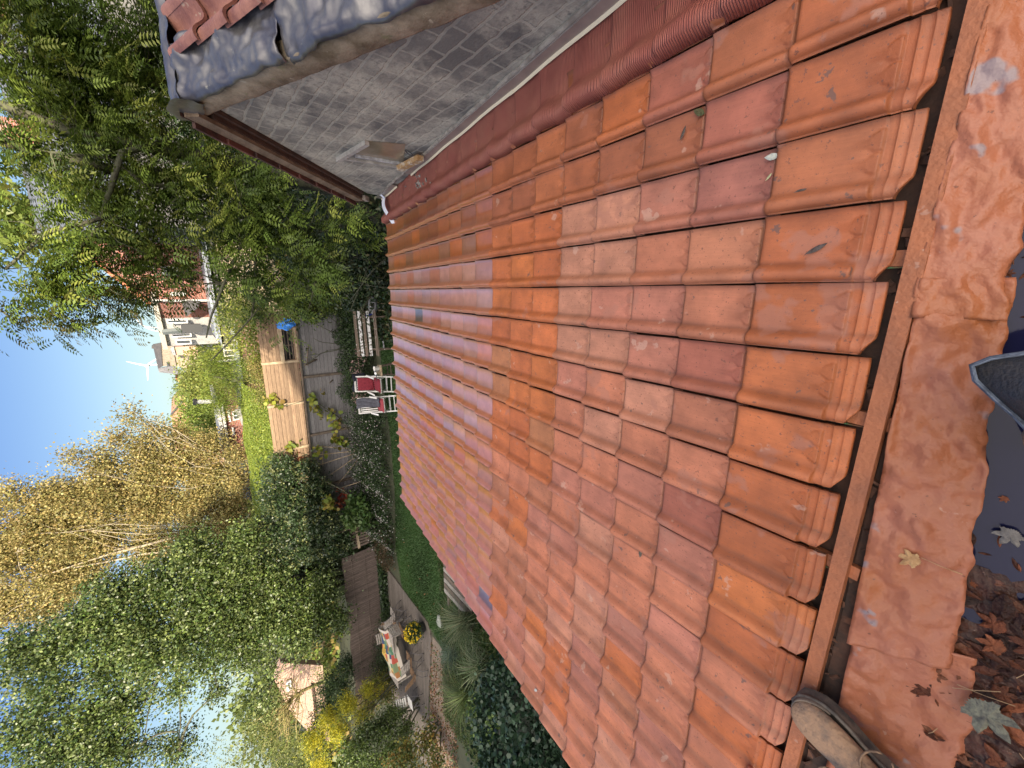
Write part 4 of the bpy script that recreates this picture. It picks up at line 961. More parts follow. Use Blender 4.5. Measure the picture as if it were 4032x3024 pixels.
# chrysanthemum
pc = G(1665,2468,.1)
ch = thing('flower_pot', 'dark pot with a round bush of yellow chrysanthemums at the patio edge', 'flower pot', tuple(pc))
g = MB(); g.lathe((pc.x,pc.y,0), [(.15,0),(.19,.24),(.20,.26),(.17,.25)], 20); g.build('pot', DARKM, ch, True)
foliage('leaves', [((pc.x,pc.y,.42),.30)], 160, 14, .05, .05, [(.03,.06,.015),(.05,.09,.02)], parent=ch, shell=.3)
foliage('blooms', [((pc.x,pc.y+.0,.46),.31)], 130, 9, .012, .045, [(.75,.52,.02),(.7,.6,.05)], parent=ch, shell=.08, aspect=.9)
# pallet step near the grasses
pl_ = thing('garden_pallet', 'weathered grey wooden pallet lying on the lawn beside the tall grasses', 'pallet', tuple(G(1785,2300)))
for i in range(7):
    a = G(1768+2,2196+i*22,.12); g = MB(); g.bar(V(-7.55-.18*i, 8.75, .14), V(-7.55-.18*i, 7.3, .14), .145, .02); g.build('board', POST if i % 2 else CHW, pl_)
for y in (8.6,8.0,7.4): g = MB(); g.bar((-7.5,y,.07), (-9.1,y,.07), .08, .09); g.build('bearer', POST, pl_)
# reed screen and dark gate at the left
REED = mat('reed_screen', (.16,.12,.095), .9, (.085,.06,.05), 9, bump=.5, bscale=60, stretch=(6,1,.6), extra=stripes('X', 34, (.04,.03,.025), .22, .006, .2))
rs = thing('reed_screen', 'dark brown reed screen standing behind the patio chairs', 'screen', (-12.6, 13.95, 0))
g = MB(); g.grid(lambda u, v: (-9.95-7.5*u, 13.95+.015*math.sin(u*60), 1.62*v+.02*math.sin(u*37)*v), 90, 6); g.build('reed_panel', REED, rs)
for z in (.3,.8,1.3): g = MB(); g.bar((-9.95,13.90,z), (-17.4,13.90,z), .012, .012); g.build('wire', POST, rs)
gate = thing('garden_gate', 'old dark plank gate between the reed screen and the fence', 'gate', (-9.6, 14.1, 0))
for i in range(8): g = MB(); g.box((-8.98-.105*i, 14.2-.03*i, .62), (.09,.025,1.16)); g.build('plank', POST, gate)
g = MB(); g.bar((-8.95,14.15,.95), (-9.8,13.95,.95), .04, .09); g.build('rail', POSTL, gate)
g = MB(); g.box((-8.9,14.15,.75), (.11,.11,1.5)); g.build('post', POST, gate)

# ================================================================== BUILDINGS BEYOND THE GARDEN
RBR = mat('red_brick', (.3,.1,.07), .9, extra=brick('XZ', (.27,.085,.06), (.34,.12,.08), (.34,.28,.24), .22, .075))
OBR = mat('orange_brick', (.3,.1,.07), .9, extra=brick('XZ', (.40,.19,.10), (.46,.23,.13), (.45,.36,.28), .3, .1))
WBR = mat('whitewashed_brick', (.3,.1,.07), .85, extra=brick('XZ', (.62,.60,.56), (.55,.53,.50), (.42,.41,.39), .25, .08))
GBR = mat('sandy_brick', (.3,.1,.07), .9, extra=brick('XZ', (.33,.26,.17), (.39,.31,.21), (.42,.37,.30), .22, .08))
SLATE = mat('slate_roof', (.11,.125,.155), .6, (.075,.085,.11), 6, extra=stripes('Z', 5, (.05,.055,.07), .1, .01, .08))
ORT = mat('orange_roof', (.46,.16,.07), .7, (.34,.11,.05), 5, extra=stripes('Z', 4, (.2,.07,.03), .12, .02, .08))
DROOF = mat('dark_roof', (.05,.048,.05), .8, (.075,.07,.07), 4)
WTRIM = mat('white_trim', (.62,.62,.60), .6); PANE = mat('window_pane', (.05,.06,.07), .12, spec=.8); FELT = mat('wet_flat_roof', (.16,.18,.21), .3, (.30,.34,.38), 1.2)
def quadwall(g, a, b, z0, z1, depth, mi=0):
    a = Vector(a); b = Vector(b); d = (b-a); n = Vector((-d.y, d.x, 0)).normalized(); n = n if n.y > 0 else -n
    g.prism([(a.x,a.y,z0),(b.x,b.y,z0),(b.x,b.y,z1),(a.x,a.y,z1)], n*depth, mi)
def window(parent, px0, px1, Y, fr=.08, mull=True, name='window', m=None):
    a = P(*px0, Y); b = P(*px1, Y); x0, x1 = sorted((a.x, b.x)); z0, z1 = sorted((a.z, b.z))
    g = MB(); y = Y-.04
    g.box(((x0+x1)/2,y,z1-fr/2), (x1-x0,.08,fr)); g.box(((x0+x1)/2,y,z0+fr/2), (x1-x0,.08,fr)); g.box((x0+fr/2,y,(z0+z1)/2), (fr,.075,z1-z0-2*fr)); g.box((x1-fr/2,y,(z0+z1)/2), (fr,.075,z1-z0-2*fr))
    if mull: g.box(((x0+x1)/2,y+.01,(z0+z1)/2), (.05,.05,z1-z0-2*fr))
    o = g.build(name, m or WTRIM, parent); g = MB(); g.box(((x0+x1)/2,Y-.012,(z0+z1)/2), (x1-x0-2*fr,.02,z1-z0-2*fr)); g.build('pane', PANE, o, local=True)
# white house with its red brick part
wa, wb, wc = P(657,1363,36), P(617,1254,34.2), P(592,1182,33)
wh = thing('white_house', 'two storey house with whitewashed brick, dark flue and a red brick right end', 'house', (wb.x, wb.y, 0))
g = MB(); quadwall(g, wa, wb, 0, 6.1, 7); g.build('whitewashed_wall', WBR, wh)
g = MB(); quadwall(g, wb+V(.01,0,0), wc, 0, 6.1, 7); g.build('brick_wall', RBR, wh)
g = MB(); quadwall(g, wa+V(-.2,-.25,0), wc+V(.1,-.25,0), 6.1, 6.35, 7.4); g.build('cornice', mat('cream_trim', (.50,.47,.40), .7), wh)
g = MB(); g.tube([wc+V(-.02,-.3,0)*1, V(wc.x-.02, wc.y-.3, 2.5)], .07, 8); g.build('downpipe', WTRIM, wh)
for (a, b_, Y) in (((655,1258),(740,1272),34.0),((675,1315),(755,1325),35.0),((690,1338),(755,1354),35.3)): window(wh, a, b_, Y-.15, .07, False)
g = MB(); g.prism([P(716,1180,33),P(735,1247,33),P(778,1212,32),P(790,1185,31.5)], (0,.3,.05)); g.build('lean_to_roof', DROOF, wh)
g = MB(); g.prism([P(712,1285,33.5),P(722,1277,33.5),P(790,1276,33.5),P(800,1293,33.5),P(796,1308,33.5),P(730,1310,33.5),P(714,1303,33.5)], (0,.6,0)); f_ = g.build('flue', mat('dark_grey_cladding', (.035,.037,.04), .7), wh)
g = MB(); g.bar(P(712,1300,33.8), P(640,1308,33.9), .25, .25); g.build('flue_pipe', mat('grey_pipe', (.13,.15,.15), .6), wh)
for zz in range(3): pass
# red brick house with orange roof
rb = thing('brick_house', 'red brick house with an orange tiled roof half hidden by the ash leaves', 'house', (3, 34, 0))
e0, e1_ = P(592,1180,33.2), P(560,760,33.2); pk = P(345,990,33.2)
g = MB(); g.prism([(e0.x,33.2,0),(e0.x,33.2,e0.z),(pk.x,33.2,pk.z),(pk.x+4.2,33.2,e0.z+.4),(pk.x+4.2,33.2,0)], (0,9,0)); g.build('wall', RBR, rb)
g = MB(); g.prism([V(e0.x-.3,32.9,e0.z-.1),V(pk.x,32.9,pk.z+.15),V(pk.x,32.9,pk.z+.35),V(e0.x-.35,32.9,e0.z+.1)], (0,9.6,0)); g.prism([V(pk.x,32.9,pk.z+.15),V(pk.x+4.5,32.9,e0.z+.3),V(pk.x+4.5,32.9,e0.z+.5),V(pk.x,32.9,pk.z+.35)], (0,9.6,0)); g.build('roof', ORT, rb)
g = MB(); g.box((e0.x+.35,34,e0.z+.75), (.6,.6,1.0)); g.build('chimney', RBR, rb)
window(rb, (672,1165),(730,1150),33.15,.1,True); window(rb, (640,1085),(700,1050),33.15,.1,True); window(rb, (560,1060),(600,1030),33.15,.1,True)
# orange roofed house on its right, long slate roofed house nearer
oh = thing('tiled_house', 'house with a bright orange roof showing through the ash tree', 'house', (8, 36, 0))
g = MB(); a = P(560,980,36); b_ = P(420,560,36); g.prism([(a.x,36,0),(b_.x,36,0),(b_.x,36,a.z),(a.x,36,a.z)], (0,8,0)); g.build('wall', GBR, oh)
g = MB(); g.prism([V(a.x-.2,35.7,a.z),V(b_.x+.2,35.7,a.z),V(b_.x-.5,39.5,a.z+3.6),V(a.x+.8,39.5,a.z+3.6)], (0,.1,.15)); g.build('roof', ORT, oh)
shh = thing('slate_house', 'long house under a blue grey slate roof behind the ash tree', 'house', (9, 25, 0))
a, b_ = P(545,880,23), P(560,20,23)
g = MB(); g.prism([(a.x,23,0),(a.x+13,23,0),(a.x+13,23,a.z),(a.x,23,a.z)], (0,9,0)); g.build('wall', mat('grey_rendered_wall', (.16,.155,.15), .9, (.1,.1,.1), 2), shh)
rz_ = P(150,840,27.5).z
g = MB(); g.prism([V(a.x-.3,22.7,a.z-.1),V(a.x+13.3,22.7,a.z-.1),V(a.x+13.3,27.5,rz_),V(a.x-.3,27.5,rz_)], (0,.1,.18)); g.prism([V(a.x-.3,32.3,a.z-.1),V(a.x+13.3,32.3,a.z-.1),V(a.x+13.3,27.6,rz_),V(a.x-.3,27.6,rz_)], (0,.1,.18)); g.prism([V(a.x-.02,23,a.z),V(a.x-.02,32,a.z),V(a.x-.02,27.5,rz_)], (.2,0,0)); g.build('roof', SLATE, shh)
for q in (3.5, 8): g = MB(); g.box((a.x+q, 26.6, rz_+.2), (.9,.7,1.8)); g.build('chimney', RBR, shh)
# flat roofed extension with dark fascia in front of the white house
ex = thing('flat_roofed_extension', 'low brick extension with a wet flat roof and black and white fascia', 'building', (-1, 25, 0))
a, b_ = P(868,1338,24.5), P(842,1100,24.5)
g = MB(); g.prism([(a.x,24.5,0),(b_.x+5,24.5,0),(b_.x+5,24.5,3.45),(a.x,24.5,3.45)], (0,7.5,0)); g.build('wall', GBR, ex)
g = MB(); g.box(((a.x+b_.x+5)/2-.1,28.2,3.62), (b_.x+5-a.x+.5,8.0,.10)); g.build('flat_roof', FELT, ex)
g = MB(); g.box(((a.x+b_.x+5)/2-.1,24.25,3.56), (b_.x+5-a.x+.6,.10,.26)); g.box((a.x-.30,28.2,3.56), (.10,7.8,.26)); g.build('fascia', DROOF, ex)
g = MB(); g.box(((a.x+b_.x+5)/2-.1,26.5,3.74), (b_.x+5-a.x+.3,.10,.10)); g.box(((a.x+b_.x+5)/2-.1,24.18,3.70), (b_.x+5-a.x+.7,.12,.03)); g.build('white_edging', FELT, ex)
rbx = thing('brick_outhouse', 'small red brick outhouse with a broad barred window left of the flat roof', 'building', (-2.5, 22.5, 0))
a, b_ = P(868,1400,22.5), P(868,1255,22.5); g = MB(); g.prism([(a.x-1.8,22.5,0),(b_.x-.2,22.5,0),(b_.x-.2,22.5,3.2),(a.x-1.8,22.5,3.2)], (0,3,0)); g.build('wall', mat('pink_brick', (.3,.1,.07), .9, extra=brick('XZ', (.38,.15,.13), (.44,.19,.16), (.42,.34,.3))), rbx)
window(rbx, (875,1356),(930,1400),22.45,.04,True); g = MB(); g.box((a.x-.9,23.8,3.28), (b_.x-a.x+3.2,3.1,.14)); g.build('flat_roof', DROOF, rbx); g = MB(); g.box((a.x-.9,22.15,3.30), (b_.x-a.x+3.2,.06,.2)); g.build('fascia', mat('blue_grey_fascia', (.35,.38,.42), .5), rbx)
g = MB(); g.tube([P(856,1424,22.3), P(925,1416,22.3)], .05, 8); g.build('downpipe', WTRIM, rbx)
# red brick garden building left of the conifer
gb = thing('brick_garden_house', 'red brick garden building with white lintels above the clipped hedge', 'building', (-6.2, 25, 0))
a, b_ = P(862,1602,25), P(880,1720,25)
g = MB(); g.prism([(b_.x-1.5,25,0),(a.x,25,0),(a.x,25,a.z),(b_.x-1.5,25,a.z)], (0,5,0)); g.build('wall', RBR, gb)
g = MB(); g.box(((a.x+b_.x)/2-.75,27.4,a.z+.05), (a.x-b_.x+2,5.4,.14)); g.box(((a.x+b_.x)/2-.75,24.82,a.z-.12), (a.x-b_.x+1.9,.12,.12)); g.build('roof_edge', mat('dull_white_trim', (.38,.38,.37), .7), gb)
window(gb, (912,1620),(948,1650),24.95,.07,True)
for p0, p1 in (((895,1616),(910,1660)),((912,1684),(925,1712))): 
    a2_, b2_ = P(*p0,24.9), P(*p1,24.9); g = MB(); g.box(((a2_.x+b2_.x)/2,24.93,(a2_.z+b2_.z)/2), (abs(a2_.x-b2_.x),.08,abs(a2_.z-b2_.z))); g.build('lintel', WTRIM, gb)
g = MB(); g.bar(P(942,1604,24.2), P(985,1690,24.2), .5, .14); g.bar(P(930,1612,24.0), P(975,1700,24.0), .12, .16); g.build('sloping_canopy', mat('grey_canopy', (.14,.14,.13), .7, (.35,.35,.34), 12), gb)
# mansard house
mh = thing('mansard_house', 'distant house with a dark mansard roof and grey slate flank', 'house', (-7.5, 62, 0))
TANR = mat('tan_roof', (.30,.26,.20), .8, (.22,.19,.15), 6)
def poly(name, parent, pts, m, d=(0,.3,0)): g = MB(); g.prism(pts, d); return g.build(name, m, parent)
poly('wall', mh, [P(790,1350,62),P(672,1345,62),P(692,1440,62),P(800,1475,62)], GBR, (0,8,0))
poly('lower_roof', mh, [P(676,1345,61.8),P(633,1350,61.6),P(638,1442,61.6),P(694,1440,61.8)], TANR)
poly('upper_roof', mh, [P(633,1350,61.5),P(601,1356,63),P(622,1451,63),P(640,1443,61.5)], DROOF)
poly('slate_flank', mh, [P(622,1451,62.4),P(627,1466,62.4),P(712,1475,62),P(690,1438,61.8)], mat('slate_flank', (.16,.16,.17), .8, (.1,.1,.11), 7))
poly('chimney', mh, [P(597,1362,63),P(597,1372,63),P(608,1374,63),P(606,1362,63)], DROOF, (0,.8,0))
for a, b_, m in (((672,1372),(690,1388),PANE),((700,1392),(718,1408),PANE),((735,1380),(745,1420),PANE),((655,1425),(665,1442),PANE)): 
    q0, q1 = P(*a,61.4), P(*b_,61.4); g = MB(); g.box(((q0.x+q1.x)/2,61.45,(q0.z+q1.z)/2), (abs(q0.x-q1.x),.1,abs(q0.z-q1.z))); g.build('window', m, mh)
# pink rendered house, small roofs
pkh = thing('pink_house', 'small pink rendered house between the white house and the dark mansard roof', 'house', (-5, 55, 0))
poly('wall', pkh, [P(775,1362,55),P(684,1366,55),P(692,1398,55),P(780,1400,55)], mat('pink_render', (.50,.32,.25), .9, (.42,.27,.2), 3), (0,5,0))
poly('roof', pkh, [P(684,1364,54.8),P(670,1372,56),P(680,1396,56),P(693,1400,54.8)], mat('grey_cement_roof', (.30,.30,.29), .8))
orf = thing('orange_roofed_house', 'distant house of which only an orange roof slope shows over the trees', 'house', (-11, 70, 0))
poly('roof', orf, [P(690,1488,70),P(694,1499,70),P(737,1519,70),P(738,1512,70)], ORT, (0,5,0)); poly('wall', orf, [P(698,1499,71),P(736,1517,71),P(775,1512,71),P(775,1470,71),P(705,1478,71)], mat('grey_render', (.3,.29,.27), .9), (0,4,0))
# gabled brick house on the left
gh = thing('gabled_brick_house', 'orange brown brick house with a plain gable end and a small attic window', 'house', (-17, 60, 0))
poly('wall', gh, [P(900,1580,60),P(722,1577,60),P(673,1633,60),P(700,1815,60),P(900,1830,60)], OBR, (0,10,0))
poly('roof_edge', gh, [P(720,1575,59.8),P(671,1632,59.8),P(674,1636,59.8),P(723,1580,59.8)], DROOF)
window(gh, (706,1643),(716,1652),59.8,.18,False)
poly('extension_wall', gh, [P(830,1540,57),P(742,1540,57),P(752,1612,57),P(840,1620,57)], OBR, (0,2.5,0)); poly('extension_edge', gh, [P(740,1537,56.8),P(729,1543,56.8),P(762,1755,56.8),P(769,1755,56.8)], WTRIM)
poly('chimney', gh, [P(706,1560,58),P(708,1572,58),P(733,1572,58),P(733,1558,58)], OBR, (0,.8,0))
# white post with dark lamp box
g = MB(); g.tube([P(764,1582,30), P(900,1580,30)], .12, 10); o = g.build('lamp_post', WTRIM); tag(o, 'stout white post standing before the brown brick gable', 'post'); g = MB(); g.tube([P(760,1582,30), P(775,1582,30)], .2, 10); g.build('post_head', DARKM, o, local=True)
# street lamps
for (t0, c0, b0_, lab) in (((533,1243),(576,1300),(720,1312),'taller curved street lamp above the white house'), ((557,1276),(580,1291),(720,1291),'shorter curved street lamp above the white house')):
    p0, p1, p2 = P(*t0,50), P(*c0,50), P(*b0_,50); g = MB(); arc = [p0*(1-t)**2+2*t*(1-t)*V(p1.x,50,p0.z-.1+.0)+V((p1.x+p2.x)/2,50,p1.z-1.2)*t*t for t in [i/8 for i in range(9)]]
    g.tube(arc+[V(arc[-1].x,50,0)], .055, 7); o = g.build('street_lamp', mat('galvanised', (.42,.42,.42), .5)); tag(o, lab, 'street lamp', 'street lamps beyond the white house'); g = MB(); g.box(p0+V(.25,0,-.02), (.7,.25,.12)); g.build('lamp_head', DARKM, o, local=True)
# wind turbine
hub = P(579,1440,700); wt = thing('wind_turbine', 'white three bladed wind turbine on the skyline', 'wind turbine', (hub.x, hub.y, 0)); WTM = mat('turbine_white', (.8,.8,.8), .6)
g = MB(); g.tube([(hub.x, hub.y+3, -5), (hub.x, hub.y+3, hub.z-1)], [1.6,.8], 12); g.build('tower', WTM, wt, True)
g = MB(); g.box((hub.x, hub.y+2, hub.z), (3,8,3)); g.tube([(hub.x,hub.y-3,hub.z),(hub.x,hub.y-1,hub.z)], [.6,1.7], 10); g.build('nacelle', WTM, wt, True)
for tp in ((524,1429),(580,1463),(611,1417)):
    e = P(*tp,700); e = hub+(e-hub).normalized()*20; d = (e-hub); s = d.cross(V(0,1,0)).normalized(); g = MB()
    g.prism([hub+s*.5, hub+d*.2+s*1.2, e+s*.15, e-s*.15, hub+d*.2-s*.6, hub-s*.5], (0,.6,0)); g.build('blade', WTM, wt)
# pale far fence and slatted garden shed behind the hedge
pf_ = thing('pale_fence', 'sunlit pale board fence beyond the clipped hedge', 'fence', (-10, 25, 0))
PALEW = mat('pale_sunlit_board', (.50,.40,.26), .8, (.38,.29,.17), 6, extra=stripes('Z', 5, (.2,.15,.09), .06))
a, b_ = P(985,1775,24), P(1040,1960,20); g = MB(); quadwall(g, a, b_, .2, max(a.z, b_.z)-.0, .04); g.build('board_panel', PALEW, pf_)
for t in (0, .35, .68, 1): q = a.lerp(b_, t); g = MB(); g.box((q.x, q.y-.06, 1.9), (.12,.1,3.8 if False else 2*1.0*max(a.z,b_.z)/2)); g.build('post', POSTL, pf_)
sh = thing('slatted_shed', 'small dark shed with a slatted roof left of the pale fence', 'shed', (-11.5, 25, 0))
poly('wall', sh, [P(1015,1885,24),P(985,1882,24),P(990,1960,24),P(1020,1965,24)], BROWNW, (0,2,0)); poly('roof', sh, [P(990,1880,23.6),P(960,1882,26),P(968,1962,26),P(995,1968,23.6)], mat('grey_slat_roof', (.30,.28,.27), .8, extra=stripes('X', 6, (.06,.05,.05), .3)), (0,.1,.1))
# pink brick house seen through the left trees
lb = thing('rendered_house', 'sunlit pinkish wall of a house seen through the trees on the left', 'house', (-22, 21, 0))
poly('wall', lb, [P(1270,2620,20),P(1105,2610,20),P(1082,2680,20),P(1140,2800,20),P(1235,2905,20),P(1300,2920,20)], mat('pinkish_brick', (.3,.1,.07), .9, extra=brick('XZ', (.38,.23,.17), (.46,.29,.21), (.44,.36,.29), .22, .08)), (0,.4,0))
poly('cornice', lb, [P(1235,2700,19.8),P(1228,2700,19.8),P(1252,2900,19.8),P(1258,2900,19.8)], BROWNW); window(lb, (1125,2685),(1150,2710),19.9,.08,False)

# ================================================================== TREES, SHRUBS, BEDS
GRN=[(.13,.185,.03),(.09,.14,.025),(.18,.24,.04),(.07,.11,.02),(.23,.26,.05)]
DGR=[(.022,.045,.014),(.035,.065,.02),(.05,.085,.025),(.015,.03,.01),(.04,.06,.035)]
HOL=[(.06,.10,.018),(.09,.13,.025),(.045,.075,.018),(.13,.165,.04),(.17,.20,.07)]
YEL=[(.13,.14,.045),(.22,.22,.07),(.38,.29,.10),(.32,.26,.09),(.44,.35,.13),(.25,.23,.08),(.30,.20,.08),(.36,.32,.13),(.17,.15,.06)]
LIM=[(.26,.30,.03),(.19,.24,.03),(.33,.33,.04),(.12,.17,.025)]
HED=[(.15,.21,.03),(.20,.26,.04),(.11,.16,.025),(.25,.29,.05)]
BEE=[(.28,.22,.07),(.22,.20,.06),(.33,.24,.10),(.16,.16,.05)]
def B(px, py, Y, r, w=1): return (tuple(P(px, py, Y)), r, w)
def A(v): return np.array(v)
# --- ash tree on the right
ash = thing('ash_tree', 'tall green ash tree with feathery leaves rising behind the brick wing', 'tree', (2.6, 9.6, 0))
ab = [B(60,60,10,1.3),B(60,330,10,1.2,.8),B(40,620,10,1.0,.35),B(60,900,9.5,.8,.35),B(80,1100,9,.6,.5),B(230,1150,8.8,.5,.6),
      B(250,180,10,1.2),B(250,450,10,1.1),B(260,760,9.5,.9,.6),B(280,1000,9.2,.7,.7),B(420,1120,9,.55,.9),B(430,250,10,1.1),B(450,520,9.8,1.0),B(450,800,9.3,.9),B(520,1010,9,.7),
      B(600,80,9.8,1.0),B(620,380,9.5,.9),B(650,650,9.2,.85),B(650,880,9,.7),B(660,1090,8.8,.45,.8),B(850,640,9,.7),B(850,850,8.8,.7),B(860,1060,8.6,.6),B(1000,760,8.6,.6),B(1000,950,8.4,.6),B(1000,1130,8.2,.5),
      B(1130,900,8.2,.5),B(1130,1080,8,.45),B(1180,1190,7.9,.33),B(1070,1200,8,.3,.6),B(1270,900,8,.45),B(1270,1080,7.8,.38),B(1370,880,7.8,.35),B(1330,1010,7.8,.35)]
# limbs first
mb = MB(); base = V(2.7,9.9,0)
joints = []
def chain(pts, r0, r1, sides=8):
    pts = [Vector(p) for p in pts]; n = len(pts); mb.tube(pts, [r0+(r1-r0)*i/(n-1) for i in range(n)], sides); joints.extend(pts); return pts
lo = P(1100,700,9.2)
chain([V(1.9,9.7,0), V(1.6,9.5,1.0), P(1300,745,9.3), lo, P(1000,657,9.2), P(784,615,9.2), P(573,579,9.4), P(300,524,9.5), P(0,410,9.8), P(-250,330,10)], .16, .05)
chain([V(1.9,9.7,.2), P(1250,720,9.6), P(1088,695,9.5), P(904,680,9.5), P(680,688,9.5), P(440,665,9.6), P(200,610,9.7), P(0,560,9.8), P(-200,500,9.9)], .13, .045)
chain([P(904,680,9.5), P(700,740,9), P(560,720,9), P(430,620,9.2), P(200,600,9.2)], .05, .02)
chain([P(660,560,9.3), P(480,600,9), P(430,760,8.9), P(400,860,8.9), P(180,920,9), P(20,1060,9)], .05, .018)
chain([P(430,840,8.9), P(300,1000,9), P(150,1130,9)], .022, .008)
chain([V(2.6,10,0), P(1200,600,10), P(900,480,10), P(600,330,10), P(300,260,10), P(0,200,10)], .12, .04)
chain([P(1088,700,9), P(980,900,8.6), P(880,1120,8.3), P(830,1250,8.3), P(812,1330,8.4)], .035, .010)
chain([P(1000,950,8.6), P(1010,1120,8.2), P(990,1250,8.2), P(900,1350,8.3), P(830,1420,8.3)], .022, .008)
chain([P(1130,760,8.8), P(1200,920,8.2), P(1250,1080,7.9), P(1210,1240,7.8)], .03, .008)
ab2 = ab
leaves, LC, LA = compound('leaves', ab, 620, 14, .17, .30, GRN, ash, shell=.75)
tg = [LC[i] for i in rng.choice(len(LC), 320, replace=False)]
for q in tg:
    b_ = min(joints, key=lambda j: (j-Vector(q)).length); mid = b_.lerp(Vector(q), .5)+Vector(unit(1)[0])*.12
    mb.tube([b_, mid, Vector(q)], [.012,.008,.004], 4)
mb.build('trunk', BARK, ash, True)
# drooping shoots hanging into the sky at the left edge of its crown
DARKLF=[(.07,.085,.03),(.10,.11,.04),(.16,.14,.04)]
shoots = [[(60,1180),(160,1260),(250,1290)],[(150,1130),(300,1200),(230,1290)],[(350,1150),(430,1200),(500,1300)],[(420,1130),(500,1180),(560,1240)],[(520,1120),(600,1170),(640,1230)],[(200,1240),(330,1270),(212,1325)],[(0,1220),(60,1270),(5,1290)]]
SB = []
g = MB()
for s_ in shoots:
    pts = [P(*q, 8.6) for q in s_]; g.tube(pts, [.012,.007,.003], 4)
    for a, b_ in zip(pts[:-1], pts[1:]):
        for t in np.linspace(0, 1, 5): SB.append((tuple(a.lerp(b_, float(t))), .10, 1))
g.build('hanging_shoots', BARK, ash); compound('shoot_leaves', SB, 90, 3, .10, .24, DARKLF+GRN[:2], ash, shell=1)
# --- dark laurel thicket under the ash
th = thing('laurel_thicket', 'very dark laurel thicket below the ash tree right of the slatted bench', 'shrub', (1, 11, 0))
foliage('leaves', [((1.0,11.5,.9),(1.5,1.2,1.1)),((.9,10.2,.4),(.7,1.1,.7)),((2.2,10.2,1.2),(1.4,1.4,1.3)),((2.6,8.4,.8),(1.4,1.4,1.0)),((.9,13.2,1.2),(1.3,1.0,1.1)),((1.3,8.8,.3),(.8,1,.5))], 900, 26, .18, .10, DGR+[(.09,.08,.02)], IVYL, th, .45, kind6=True)
g = MB(); [limb(g, (1+rng.normal()*.6, 10.8+rng.normal()*.6, 0), (1+rng.normal(), 10.8+rng.normal(), 1.5), .03, .01) for _ in range(14)]; g.build('stems', BARK, th)
# --- climbing shrub covering the middle of the fence near the blue bag
cl = thing('climbing_shrub', 'loose green climber spilling over the fence around the blue bag', 'climber', tuple(P(1390,1250,FY-.4)))
foliage('leaves', [B(1100,1195,FY-.5,.6,.8),B(1190,1225,FY-.5,.4,.6),B(1010,1240,FY-.3,.45),B(1230,1190,FY-.5,.7),B(1320,1180,FY-.6,.6),B(1215,1400,FY-.25,.2,.2)], 420, 16, .13, .09, GRN+DGR[:2], LEAF, cl, .45)
g = MB()
for a, b_ in (((1390,1330),(1200,1250)),((1385,1345),(1230,1330)),((1380,1362),(1215,1400)),((1390,1350),(1290,1380)),((1370,1320),(1150,1190)),((1290,1380),(1190,1450))): limb(g, P(*a,FY-.25), P(*b_,FY-.25), .022, .008, .12, 6, 5)
g.build('stems', BARK, cl)
# --- bright bushes beyond the fence on the right
bu = thing('golden_bush', 'sunlit yellow green bush beyond the fence below the white house', 'bush', tuple(P(1010,1290,17.5)))
foliage('leaves', [B(960,1180,17.5,.8),B(960,1290,17.5,.85),B(1000,1240,16.8,.6),B(930,1350,18,.5,.7),B(1020,1340,16.6,.5),B(900,1200,18.5,.6,.5),B(1040,1420,16.4,.35,.5)], 480, 22, .15, .075, LIM+HED+[(.4,.36,.2)], LEAF, bu)
g = MB(); [limb(g, P(1100,1280,17.5), P(900+rng.random()*120,1180+rng.random()*180,17.3), .03, .01) for _ in range(12)]; g.build('stems', BARK, bu)
bh = thing('beech_hedge', 'rusty beech hedge showing just over the brown fence', 'hedge', tuple(P(1040,1520,17)))
foliage('leaves', [B(1035,1450,16.6,.5),B(1040,1510,16.5,.5),B(1050,1560,16.4,.4),B(1020,1420,16.8,.4)], 260, 22, .13, .06, BEE+HED[:1], LEAF, bh)
co = thing('conifer', 'yellow green feathery conifer above the clipped hedge', 'conifer', tuple(P(1000,1500,19.5)))
foliage('needles', [B(830,1440,20,.55,.8),B(880,1450,19.6,.8),B(880,1540,19.6,.7),B(900,1600,19.4,.55),B(950,1470,19.3,.8),B(960,1560,19,.6),B(850,1590,19.6,.45),B(990,1420,18.6,.6)], 420, 34, .16, .10, [(.10,.16,.02),(.16,.22,.03),(.06,.10,.018),(.24,.27,.04)], LEAF, co, .16, droop=-1.2, clumpjit=.4)
g = MB(); limb(g, P(1040,1500,19.5), P(840,1480,19.8), .12, .03); g.build('trunk', BARK, co)
# --- clipped hedge running behind the fence
hx = [(-3.6,16.1),(-3.9,19.0),(-6.0,20.6),(-9.0,21.2),(-13.2,21.6),(-13.0,15.7),(-9,15.75)]
he = thing('clipped_hedge', 'broad neatly clipped bright green hedge behind the brown fence', 'hedge', (-8, 18, 0))
HT = lambda x, y: 2.98+.012*(y-16)
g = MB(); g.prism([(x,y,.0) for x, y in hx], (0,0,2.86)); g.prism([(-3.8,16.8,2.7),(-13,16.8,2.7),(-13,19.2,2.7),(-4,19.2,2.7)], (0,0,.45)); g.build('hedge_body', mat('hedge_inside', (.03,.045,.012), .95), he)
n = 90000; xx = -3.6-9.8*rng.random(n); yy = 15.9+5.8*rng.random(n); ok = (yy < 19.2+(-3.9-xx)*.75) & (yy < 21.6); xx, yy = xx[ok], yy[ok]
zz = 2.90+.62*np.clip((yy-15.9)/2.4, 0, 1)**.8+.04*np.sin(xx*2.1)*np.sin(yy*1.7)+.05*rng.random(len(xx)); 
C = np.stack([xx, yy, zz], 1); F_ = rng.random(len(C)) < .16; C[F_, 1] = 15.75+.1*rng.random(F_.sum()); C[F_, 2] = 3.0-1.1*rng.random(F_.sum())
leaf_mesh('leaves', C, .055+.04*rng.random(len(C)), palette(len(C), HED, .25), LEAF, he, .6)
